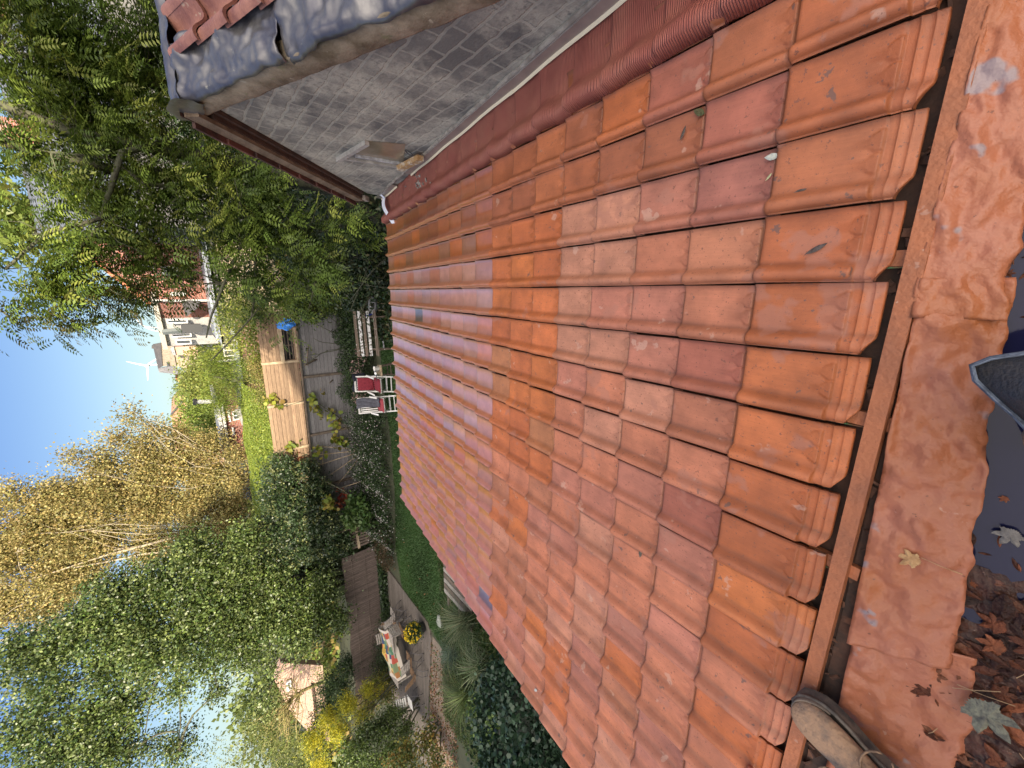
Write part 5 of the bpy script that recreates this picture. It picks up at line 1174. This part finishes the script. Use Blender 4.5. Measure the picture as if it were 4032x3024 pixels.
# --- birches on the left
def birch(label, blobs, trunks, ncl, loc, per=42, cr=.27, cols=YEL):
    t = thing('birch_tree', label, 'tree', loc, 0, 'autumn birches beyond the hedge'); g = MB()
    foliage('leaves', blobs, ncl, per, cr, .085, cols, LEAF, t, .8, .22, .8)
    for tr_ in trunks: pts = [P(*q[:2], q[2]) for q in tr_[0]]; g.tube(pts, [tr_[1]+(tr_[2]-tr_[1])*i/(len(pts)-1) for i in range(len(pts))], 8)
    for b_ in blobs[::1]:
        for _ in range(3):
            j = Vector(g.v[rng.integers(len(g.v))]); limb(g, j, Vector(b_[0])+Vector(unit(1)[0])*b_[1]*.8, .016, .005, .16, 5, 4)
    g.build('trunk', BIRCH, t, True); return t
birch('yellow birch with airy branch tips standing against the open sky', [B(450,1720,24,.7,.28),B(520,1640,24,.5,.22),B(600,1700,24,.7,.3),B(560,1780,24,.9,.5),B(700,1720,24,.7,.4),B(690,1830,24,1.1),B(820,1760,23.5,.9,.7),B(830,1880,23.5,1.0),B(580,1880,24,1.1,.9),B(940,1790,22.5,.6,.5),B(930,1900,22.5,.7,.7),B(300,1790,24,.5,.2),B(400,1830,24,.8,.5)],
      [([(985,1870,23),(800,1850,23.6),(640,1835,24),(560,1760,24),(470,1690,24)],.07,.02),([(800,1850,23.6),(610,1750,24),(480,1640,24)],.04,.012),([(985,1870,23),(750,1850,24),(500,1930,24),(330,1900,24)],.07,.02)], 1215, tuple(P(1100,1880,23)))
birch('dense golden birch with two pale trunks in the middle of the group', [B(250,1960,24.5,1.0,.8),B(150,2060,24.5,1.0,.7),B(420,1960,24.3,1.3),B(400,2120,24.3,1.2),B(600,2000,24,1.2),B(600,2150,24,1.0),B(760,1990,23.5,1.1),B(750,2110,23.5,.9),B(900,2010,23,.9),B(870,2090,23,.7),B(280,2120,24.5,1.1),B(60,1960,24.6,.8,.25)],
      [([(1000,2070,23.3),(700,2110,23.3),(560,2150,23.3),(420,2185,23.4),(250,2240,23.6),(100,2290,23.8)],.08,.02),([(900,2150,23.2),(570,2180,23.2),(430,2210,23.3),(290,2235,23.4)],.065,.02),([(560,2150,23.3),(440,2165,23.6),(300,2150,24)],.06,.02)], 2565, tuple(P(1100,2070,23)))
birch('golden birch at the far left whose thin tops reach the upper corner', [B(20,2200,24.5,1.0,.8),B(40,2380,24.5,1.0,.8),B(200,2250,24.3,1.1),B(200,2380,24.3,.9),B(0,1980,25,.7,.35),B(330,2270,24,.9),B(110,2120,24.6,.9),B(-120,2150,25,1.2,.8),B(-100,2400,25,1.2,.8)],
      [([(700,2330,23.8),(400,2390,24),(220,2450,24),(90,2490,24),(-100,2560,24)],.11,.04)], 1350, tuple(P(1100,2300,23.8)))
# --- big holly / dark tree on the left
ho = thing('holly_tree', 'huge glossy dark green holly tree filling the left of the garden', 'tree', (-11.5, 14, 0))
hb = [B(330,2480,15,.9,.8),B(180,2600,15,.9,.7),B(60,2560,15.5,.8,.5),B(450,2360,15,.9),B(560,2480,14.6,1.0),B(640,2300,14.8,.9),B(760,2180,14.8,.75),B(800,2330,14.5,1.0),B(760,2480,14.3,1.0),B(900,2230,14.5,.9),B(960,2120,14.5,.6),B(930,2400,14.1,.9),B(920,2520,13.8,.8),B(1050,2300,14.2,.8),B(1080,2430,13.8,.7),B(1180,2380,13.7,.7),B(1270,2400,13.5,.55),B(1270,2300,13.8,.6),B(1230,2480,13.3,.5),B(1330,2440,13.3,.38),B(1150,2500,13.2,.5,.8),B(1180,2560,12.9,.35,.7),
      B(600,2600,14.5,.9,.6),B(400,2640,15,.9,.5),B(200,2750,15.3,1.0,.4),B(380,2820,15.3,1.0,.4),B(80,2880,15.5,1.0,.4),B(250,2950,15.5,1.0,.6),B(420,2960,15.2,.9,.8),B(480,2780,15.2,.7,.6),B(850,2720,14.6,.45,.6),B(700,2950,15.2,.8,.4),B(700,2720,14.6,.5,.5),B(1000,2560,13.6,.35,.5),B(1060,2640,14,.35,.6),B(1040,2760,14.5,.5,.5),B(560,2760,15,.7,.25),B(800,2620,14.2,.55,.5),B(560,2950,15,.7,.2),B(960,2610,13.6,.4,.5)]
foliage('leaves', hb, 4000, 34, .20, .088, HOL+DGR[1:3], IVYL, ho, .6, .34, .75)
g = MB(); root = V(-12.2,15.6,0); tops = [P(900,2330,14.3), P(600,2480,14.8), P(300,2700,15.2), P(1150,2380,13.9), P(200,2560,15.2)]
for q in tops: limb(g, root+V(rng.normal()*.1, rng.normal()*.1, 0), q, .14, .04, .06, 6)
for b_ in hb: limb(g, min(tops, key=lambda t: (t-Vector(b_[0])).length).lerp(root, .25), b_[0], .04, .012, .1, 4, 5)
for (a, b_) in (((700,2990),(900,2700)),((500,2980),(700,2880))): limb(g, P(*a,15), P(*b_,14.5), .05, .02)
g.build('trunk', BARK, ho, True)
# lit tall screen of leaves at the far left edge
el = thing('elder_bush', 'tangled pale green bush in the far left corner below the holly', 'bush', tuple(P(1200,2980,15)))
foliage('leaves', [B(980,2960,15.5,.7,.5),B(1050,2880,15.3,.5,.5),B(1130,2990,15,.7),B(850,2990,16,.8,.35),B(1220,3010,14.5,.5),B(1030,2760,15.6,.5,.6),B(1080,2930,15,.6),B(1160,2930,14.8,.45,.8),B(1240,2900,14.6,.4,.8),B(1020,2850,15.6,.6,.8),B(1270,2660,14.6,.4,.6)], 300, 22, .17, .08, [(.16,.19,.05),(.10,.14,.03),(.24,.24,.08)], LEAF, el, .4)
# bare lichened branches in front of the pink wall
bt = thing('bare_tree', 'small bare tree with yellow lichened branches before the pinkish wall', 'tree', tuple(P(1300,2760,17.5)))
g = MB(); r0 = P(1330,2660,17.5); k0 = P(1190,2720,17.5); k1 = P(1100,2790,17.5); g.tube([V(r0.x,17.5,0), r0, k0, k1, P(1000,2840,17.5)], [.10,.08,.07,.06,.03], 8)
for i in range(60):
    s = k0.lerp(k1, rng.random()); e = P(1000+200*rng.random(), 2640+330*rng.random(), 17.5+rng.normal()*.5); pts = limb(g, s, e, .022, .006, .15, 5, 5)
    for _ in range(2): limb(g, pts[3], pts[3]+Vector(unit(1)[0])*.6, .009, .003, .15, 3, 4)
g.build('trunk', BARKY, bt, True)
# --- viburnum mound at the fence's left end
vb = thing('viburnum_shrub', 'dense dark evergreen mound with dull flower heads over the left end of the fence', 'shrub', tuple(P(1330,1990,14.4)))
vbl = [B(1100,1850,14.9,.55),B(1100,1950,14.8,.65),B(1200,1850,14.7,.45),B(1180,2000,14.5,.75),B(1270,2050,14.2,.6),B(1250,1930,14.5,.5),B(1090,2080,14.9,.7),B(1180,2150,14.4,.7),B(1320,2060,14.0,.4),B(1300,2160,14.0,.5),B(1080,2190,14.8,.6),B(1360,2140,13.9,.3)]
foliage('leaves', vbl, 900, 26, .15, .085, DGR+[(.03,.05,.02)], IVYL, vb, .5, kind6=True)
foliage('flower_heads', vbl, 900, 7, .06, .06, [(.17,.19,.08),(.12,.15,.06),(.24,.25,.09)], LEAF, vb, .8, shell=.12)
g = MB(); [limb(g, (-9.2+rng.normal()*.4, 14.5, 0), Vector(b_[0]), .035, .012) for b_ in vbl]; g.build('stems', BARK, vb)
# --- vine on the fence
vi = thing('grape_vine', 'yellowing grape vine trained along the left half of the fence', 'vine', tuple(P(1440,1800,FY-.4)))
path = [(1418,1775),(1370,1690),(1330,1640),(1270,1600),(1225,1570),(1120,1600),(1080,1590)]
g = MB(); g.tube([P(*q,FY-.18) for q in path], [.03,.025,.02,.016,.012,.01,.006], 6)
path2 = [(1418,1775),(1360,1720),(1320,1740),(1290,1760),(1230,1790)]; g.tube([P(*q,FY-.2) for q in path2], [.02,.015,.012,.01,.006], 6); g.build('stem', BARK, vi)
foliage('leaves', [B(1230,1580,FY-.25,.22),B(1250,1620,FY-.25,.2),B(1300,1640,FY-.25,.2),B(1330,1680,FY-.25,.25),B(1310,1730,FY-.25,.22),B(1345,1740,FY-.25,.2),B(1250,1780,FY-.25,.22),B(1285,1980,13.9,.25),B(1270,1560,FY-.25,.15),B(1090,1590,FY-.05,.2),B(1060,1570,FY,.15),B(1150,1760,FY-.05,.2)], 60, 6, .10, .15, [(.19,.24,.03),(.26,.28,.04),(.13,.18,.03),(.30,.20,.05)], LEAF, vi, .9, kind6=True)
foliage('red_leaves', [B(1350,1960,14.6,.3),B(1370,1975,14.4,.2),B(1330,1990,14.4,.2),B(1160,1800,FY,.2)], 14, 6, .09, .12, [(.36,.06,.04),(.30,.10,.05)], LEAF, vi, .9, kind6=True)
# --- aster bed, ivy ground cover
def bed(name, label, polyf, n, size, cols, zf, m=LEAF, asp=.5, kind='stuff', flowers=None, cat='plants', kind6=False):
    pts = np.array([polyf() for _ in range(n)]); C = np.stack([pts[:,0], pts[:,1], zf(pts)*rng.random(n)**.5], 1)
    o = leaf_mesh(name, C, size*(.6+.8*rng.random(n)), palette(n, cols, .25), m, None, asp, kind6=kind6); tag(o, label, cat, kind=kind)
    return o
def fb(): t = rng.random(); x = -9.6+10.4*t; return (x+rng.normal()*.2, 13.2+1.9*rng.random()-(1.0*rng.random() if x < -4 else 0)+.0)
zb_ = lambda p: .28+.25*np.sin(p[:,0]*3)**2+.45*(p[:,1]-12.4)/2.6
bed('border_plants', 'bushy low green plants of the border along the fence', fb, 42000, .07, DGR+[(.06,.10,.03)], zb_)
def fl(): x = -4.4-5.2*rng.random(); return (x+rng.normal()*.2, 12.3+2.2*rng.random()+rng.normal()*.3)
n = 1300; pts = np.array([fl() for _ in range(n)]); C = np.stack([pts[:,0], pts[:,1], zb_(pts)*.95+.05*rng.random(n)], 1); tag(leaf_mesh('white_asters', C, .03+.025*rng.random(n), palette(n, [(.52,.51,.47),(.42,.41,.38),(.36,.28,.29)], .1), LEAF, None, .9), 'white and pinkish starry asters in the border by the fence', 'flowers', kind='stuff')
n = 500; pts = np.stack([-1.9-2.2*rng.random(n), 13.0+.9*rng.random(n)], 1); C = np.stack([pts[:,0], pts[:,1], zb_(pts)*.95+.05*rng.random(n)], 1); tag(leaf_mesh('pink_sedums', C, .04+.025*rng.random(n), palette(n, [(.40,.26,.24),(.3,.2,.17)], .1), LEAF, None, .9), 'dull pink flowers behind the armchairs', 'flowers', kind='stuff')
# grass blades of the lawn
def pip(x, y, poly_):
    c = np.zeros(len(x), bool); j = len(poly_)-1
    for i in range(len(poly_)):
        xi, yi = poly_[i]; xj, yj = poly_[j]; c ^= ((yi > y) != (yj > y)) & (x < (xj-xi)*(y-yi)/(yj-yi+1e-9)+xi); j = i
    return c
n = 150000; xx = -11.4+12*rng.random(n); yy = 5.5+7.5*rng.random(n); k = pip(xx, yy, lawn_poly); xx, yy = xx[k], yy[k]; n = len(xx)
ax = unit(n)*.45; ax[:, 2] = .9; pat = .75+.35*np.sin(xx*1.3+yy*.7)*np.sin(yy*1.9-xx*.4)
tag(leaf_mesh('grass', np.stack([xx, yy, .02+.012*rng.random(n)], 1), .05+.05*rng.random(n), palette(n, [(.035,.095,.02),(.06,.13,.03),(.045,.11,.025),(.10,.15,.05)], .2)*pat[:, None], LEAF, None, .16, ax), 'short uneven lawn grass', 'grass', kind='stuff')
n = 60; xx = -11+9*rng.random(n); yy = 7.5+4.5*rng.random(n); k = pip(xx, yy, lawn_poly); xx, yy = xx[k], yy[k]; n = len(xx)
tag(leaf_mesh('lawn_leaves', np.stack([xx, yy, np.full(n, .07)], 1), .06+.03*rng.random(n), palette(n, [(.42,.27,.13),(.35,.2,.1)], .1), LEAF, None, .6), 'scattered tan fallen leaves on the lawn', 'fallen leaves', kind='stuff')
bed('rough_grass', 'rough grass and weeds at the near end of the garden', lambda: (-14+10*rng.random(), 5.2+4.0*rng.random()), 34000, .10, [(.04,.085,.02),(.07,.11,.03),(.10,.11,.04)], lambda p: np.full(len(p), .10), asp=.2)
n = 2500; pts = np.array([(-11.6-6.5*rng.random(), 8.4+1.9*rng.random()) for _ in range(n)]); tag(leaf_mesh('path_leaves', np.stack([pts[:,0], pts[:,1], .02+.02*rng.random(n)], 1), .05+.05*rng.random(n), palette(n, [(.24,.12,.07),(.32,.2,.12),(.14,.07,.04),(.07,.11,.03)], .2), LEAF, None, .6), 'fallen brown leaves on the gravel path', 'fallen leaves', kind='stuff')
bed('ivy_edging', 'dark ivy creeping between the reed screen and the lawn', lambda: (-10.0-6.5*rng.random()+rng.normal()*.1, 13.55+.3*rng.random()), 5000, .08, DGR, lambda p: np.full(len(p), .35), IVYL, .8, kind6=True)
bed('ground_ivy', 'dark low growth in the shade under the ash tree', lambda: (-1.5+4.8*rng.random(), 6.5+6.5*rng.random()), 26000, .10, DGR+[(.07,.06,.02)], lambda p: .2+.25*(p[:,0] > .2), IVYL, .5, kind6=True)
bed('dry_weeds', 'brown withered weeds by the old plank gate', lambda: (-8.8-1.6*rng.random(), 12.6+1.2*rng.random()), 3000, .12, [(.10,.065,.035),(.06,.06,.03),(.14,.09,.05)], lambda p: np.full(len(p), .45), LEAF, .15)
# ornamental grasses
def tussock(loc, label, n, L, cols, w=.05, spread=.5, cat='grass clump'):
    loc = Vector(loc); v, f, cc = [], [], []
    for i in range(n):
        a = rng.random()*6.283; r = rng.random()*.12; l = L*(.6+.5*rng.random()); out = spread*(.3+.9*rng.random()); b0 = loc+V(math.cos(a)*r, math.sin(a)*r, 0); d = V(math.cos(a), math.sin(a), 0); s_ = V(-math.sin(a), math.cos(a), 0)*w*.5*.3
        c_ = palette(1, cols)[0]; n0 = len(v)
        for k_ in range(6):
            t = k_/5; p = b0+d*out*l*t*(.4+.9*t)+V(0,0,l*(t-.55*out*t*t*t*1.3)); ww = s_*(1-t*.92); v += [tuple(p-ww), tuple(p+ww)]; cc += [[*c_, 1.]]*2
        for k_ in range(5): q = n0+k_*2; f.append((q, q+1, q+3, q+2))
    me = bpy.data.meshes.new('grass_clump'); me.from_pydata(v, [], f); setcol(me, np.array(cc)); o = link('grass_clump', me, LEAF); tag(o, label, cat, 'ornamental grasses near the roof edge'); return o
GG = [(.10,.14,.07),(.16,.19,.10),(.07,.11,.05),(.22,.22,.12)]
tussock(G(1870,2420,0), 'tall arching grass clump next to the wooden pallet', 420, 1.35, GG, .05, .8)
tussock(G(1800,2560,0), 'blue green wispy clump behind the tall arching grass', 380, .8, [(.09,.14,.10),(.14,.19,.14),(.06,.10,.07)], .03, .8)
tussock(G(1920,2610,0), 'broad bladed clump with cream striped leaves', 200, 1.0, [(.30,.31,.18),(.12,.17,.07),(.09,.14,.05)], .11, .9)
tussock(G(1860,2720,0), 'yellow green arching clump just above the ivy mound', 260, 1.15, [(.20,.24,.08),(.12,.17,.05),(.08,.12,.04)], .08, .9)
tussock(G(1790,2690,0), 'low brownish clump between the path and the grasses', 200, .7, [(.12,.11,.06),(.07,.10,.04)], .06, .9)
tussock(G(1975,2740,0), 'dark narrow clump against the roof verge', 240, 1.0, DGR+[(.10,.14,.05)], .05, .8)
g = MB(); c = G(1738,2445,0); 
def rock(u, v): a = u*6.283; b2 = (v-.5)*math.pi; r = .17*(1+.2*math.sin(3*a+1)+.12*math.sin(5*a+v*7)); return c+V(r*math.cos(a)*math.cos(b2)*1.3, r*math.sin(a)*math.cos(b2), .09*math.sin(b2)+.05)
g.grid(rock, 16, 10); tag(g.build('garden_stone', mat('stone', (.30,.31,.28), .9, (.18,.2,.16), 12, bump=.5), None, True), 'pale flat stone between the chrysanthemums and the tall grasses', 'stone')
# ivy mound at the lower left
iv = thing('ivy_mound', 'great mound of dark ivy in the lower left beside the roof verge', 'ivy', tuple(G(1950,2850,0)))
ivb = [((-9.6,5.3,.4),(.9,.7,.9)),((-8.5,4.7,.6),(1.1,.8,1.0)),((-7.2,3.9,.7),(1.1,.8,1.0)),((-9.1,4.1,.7),(1.5,1.1,1.1)),((-10.9,4.8,.4),(1.2,.9,.9)),((-6.3,3.1,.6),(1.1,.8,.9)),((-8.0,3.0,.7),(1.4,1.0,1.1))]
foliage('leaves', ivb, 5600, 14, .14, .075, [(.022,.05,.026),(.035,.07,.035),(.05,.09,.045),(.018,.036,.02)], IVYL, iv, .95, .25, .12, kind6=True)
foliage('young_leaves', [((-9.4,5.8,1.0),.3),((-8.6,5.1,1.4),.3),((-10.2,5.6,.9),.3),((-7.8,4.4,1.6),.2)], 60, 9, .09, .05, [(.13,.19,.05)], LEAF, iv, .9, kind6=True)
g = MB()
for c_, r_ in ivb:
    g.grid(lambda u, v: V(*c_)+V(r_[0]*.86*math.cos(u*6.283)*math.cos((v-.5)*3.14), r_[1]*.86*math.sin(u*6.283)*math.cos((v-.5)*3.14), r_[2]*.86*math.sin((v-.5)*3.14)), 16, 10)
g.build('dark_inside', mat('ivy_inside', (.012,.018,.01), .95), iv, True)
# mixed shrubs in the left corner
def shrub(name, label, blobs, ncl, per, cr, size, cols, m=LEAF, asp=.5, cat='shrub', k6=False, **kw):
    b0 = Vector(blobs[0][0]); t = thing(name, label, cat, (b0.x, b0.y, 0)); foliage('leaves', blobs, ncl, per, cr, size, cols, m, t, asp, kind6=k6, **kw)
    g = MB(); [limb(g, (b0.x+rng.normal()*.15, b0.y+rng.normal()*.15, 0), Vector(b_[0]), .03, .01, .08) for b_ in blobs]; g.build('stems', BARK, t); return t
shrub('golden_conifer', 'feathery yellow conifer glowing in the sun behind the white chair', [B(1290,2830,12.6,.38),B(1370,2770,12.4,.38),B(1440,2720,12.4,.3),B(1230,2920,12.6,.42),B(1330,2880,12.2,.4),B(1420,2820,12.1,.35),B(1260,3010,12.2,.4),B(1500,2700,12.4,.22,.6)], 520, 22, .10, .075, [(.42,.38,.02),(.33,.33,.025),(.5,.42,.03),(.2,.24,.03)], LEAF, .25, 'conifer', shell=.8)
shrub('bay_hedge', 'dark leafy hedge below the glowing conifer', [B(1450,2900,11.2,.5),B(1400,2980,11.2,.5),B(1520,2850,11.2,.4),B(1550,2950,10.8,.5),B(1480,3020,10.8,.5),B(1600,2880,10.8,.3),B(1560,2800,11.2,.3)], 620, 24, .13, .075, [(.05,.085,.02),(.08,.12,.03),(.03,.055,.015),(.12,.16,.03)], IVYL, .5)
shrub('quince_bush', 'loose shrub with yellow and orange autumn leaves in front of the dark hedge', [B(1600,2960,9.6,.35),B(1680,2930,9.4,.35),B(1620,3020,9.2,.4),B(1720,3000,8.8,.35),B(1690,2840,9.8,.22,.6),B(1560,3010,9.6,.35)], 170, 14, .13, .10, [(.10,.14,.04),(.07,.11,.03),(.30,.26,.05),(.38,.20,.05),(.13,.16,.05)], LEAF, .55, 'bush')
shrub('sunlit_bush', 'round leaved bush lit by the sun behind the quilt', [B(1470,2720,13.0,.42),B(1510,2680,12.9,.35),B(1450,2790,13.0,.35),B(1530,2740,12.6,.3)], 260, 18, .11, .075, [(.20,.25,.04),(.13,.18,.03),(.28,.28,.08),(.40,.26,.12)], LEAF, .7, 'bush')
shrub('box_hedge', 'low dark box hedge just behind the quilted table', [((-14.2,13.2,.35),(1.3,.5,.6)),((-15.6,13.3,.45),(1.2,.6,.7)),((-13.2,13.4,.2),(.7,.4,.4))], 420, 26, .12, .05, DGR+[(.05,.08,.02)], LEAF, .6, 'hedge')
shrub('yew_hedge', 'black green hedge in deep shade left of the reed screen', [B(1330,2700,14.6,.55),B(1280,2800,14.8,.55),B(1370,2620,14.3,.45),B(1350,2780,14.2,.5),B(1290,2700,15.3,.5),B(1250,2900,14.6,.5)], 600, 26, .16, .08, DGR, LEAF, .4, 'hedge')
shrub('fig_bush', 'green bush with broad leaves in the shade beside the white asters', [B(1390,2040,13.6,.3),B(1420,2010,13.3,.28),B(1400,1980,13.7,.25),B(1440,2060,13.2,.25)], 120, 12, .12, .13, [(.04,.085,.02),(.06,.11,.03),(.10,.15,.04)], LEAF, .8, 'bush', True)
# distant trees
dist = [('pale green tree between the dark mansard roof and the brick gable', [B(790,1440,42,1.6),B(830,1400,38,1.4),B(800,1500,42,1.5),B(770,1540,44,1.4),B(830,1530,38,1.2),B(765,1480,46,1.0),B(850,1460,34,1.0)], [(.19,.23,.05),(.26,.26,.06),(.14,.19,.04)]),
        ('round light green tree in front of the brick gable', [B(770,1660,38,1.5),B(810,1680,36,1.5),B(800,1630,37,1.2),B(850,1660,32,1.2),B(840,1740,32,1.0),B(790,1730,38,1.3)], [(.17,.24,.04),(.22,.28,.05),(.13,.18,.03)]),
        ('green tree top beside the orange roof slope', [B(735,1530,65,1.3),B(745,1560,62,1.5),B(770,1580,55,1.6),B(790,1560,50,1.4)], [(.10,.17,.03),(.16,.21,.04)]),
        ('green tree behind the long slate roof', [B(0,-40,40,3),B(60,880,36,1.6,.4)], [(.12,.17,.03),(.16,.2,.04)]),
        ('wide dull green tree beyond the birches', [((-30,42,3),(7,3,4)),((-42,40,3),(7,3,4)),((-22,44,2),(4,3,3.5))], [(.10,.14,.04),(.14,.17,.04)]),
        ('large tree closing the far left of the gardens', [((-44,26,3),(6,6,6)),((-34,24,2.5),(4,3,4)),((-60,30,4),(8,8,7))], [(.09,.13,.03),(.14,.17,.05)])]
for lab, bl, cols in dist:
    c = Vector(bl[0][0]); t = thing('garden_tree', lab, 'tree', (c.x, c.y, 0), 0, 'trees of the gardens beyond'); big = max(np.mean(b_[1]) for b_ in bl)
    foliage('crown', bl, 300 if big < 2 else 420, 30, .32*big*.8 if big < 2 else .9, .16*big*.7 if big < 2 else .42, cols, LEAF, t, .7, .25, .6)
    g = MB(); g.tube([(c.x, c.y, 0), (c.x+.2, c.y, max(1, c.z*.9))], [.22,.08], 7); g.build('trunk', BARK, t)
# low greenery filling the neighbouring gardens
def nb(): return (-34+46*rng.random(), 22+34*rng.random()**1.3)
bed('garden_greenery', 'mixed low greenery of the neighbouring gardens', nb, 40000, .35, HED+BEE+GRN, lambda p: .4+1.2*np.abs(np.sin(p[:,0]*.6)*np.sin(p[:,1]*.5)), LEAF, .6)

shrub('dark_tree', 'dark green tree standing between the ash and the slate roofed house', [B(850,420,15,1.3),B(900,700,15,1.1),B(1000,560,14.5,1.0),B(850,900,15.5,.9),B(1000,880,14.8,.9),B(1150,780,14.2,.8),B(1150,1000,14,.7),B(1000,1080,14.8,.6),B(750,300,16,1.3),B(700,560,16.5,1.0,.7),B(1250,850,13.8,.7),B(1280,1030,13.8,.5)], 1100, 30, .24, .10, DGR+[(.05,.09,.025),(.07,.11,.03)], LEAF, .5, 'tree')
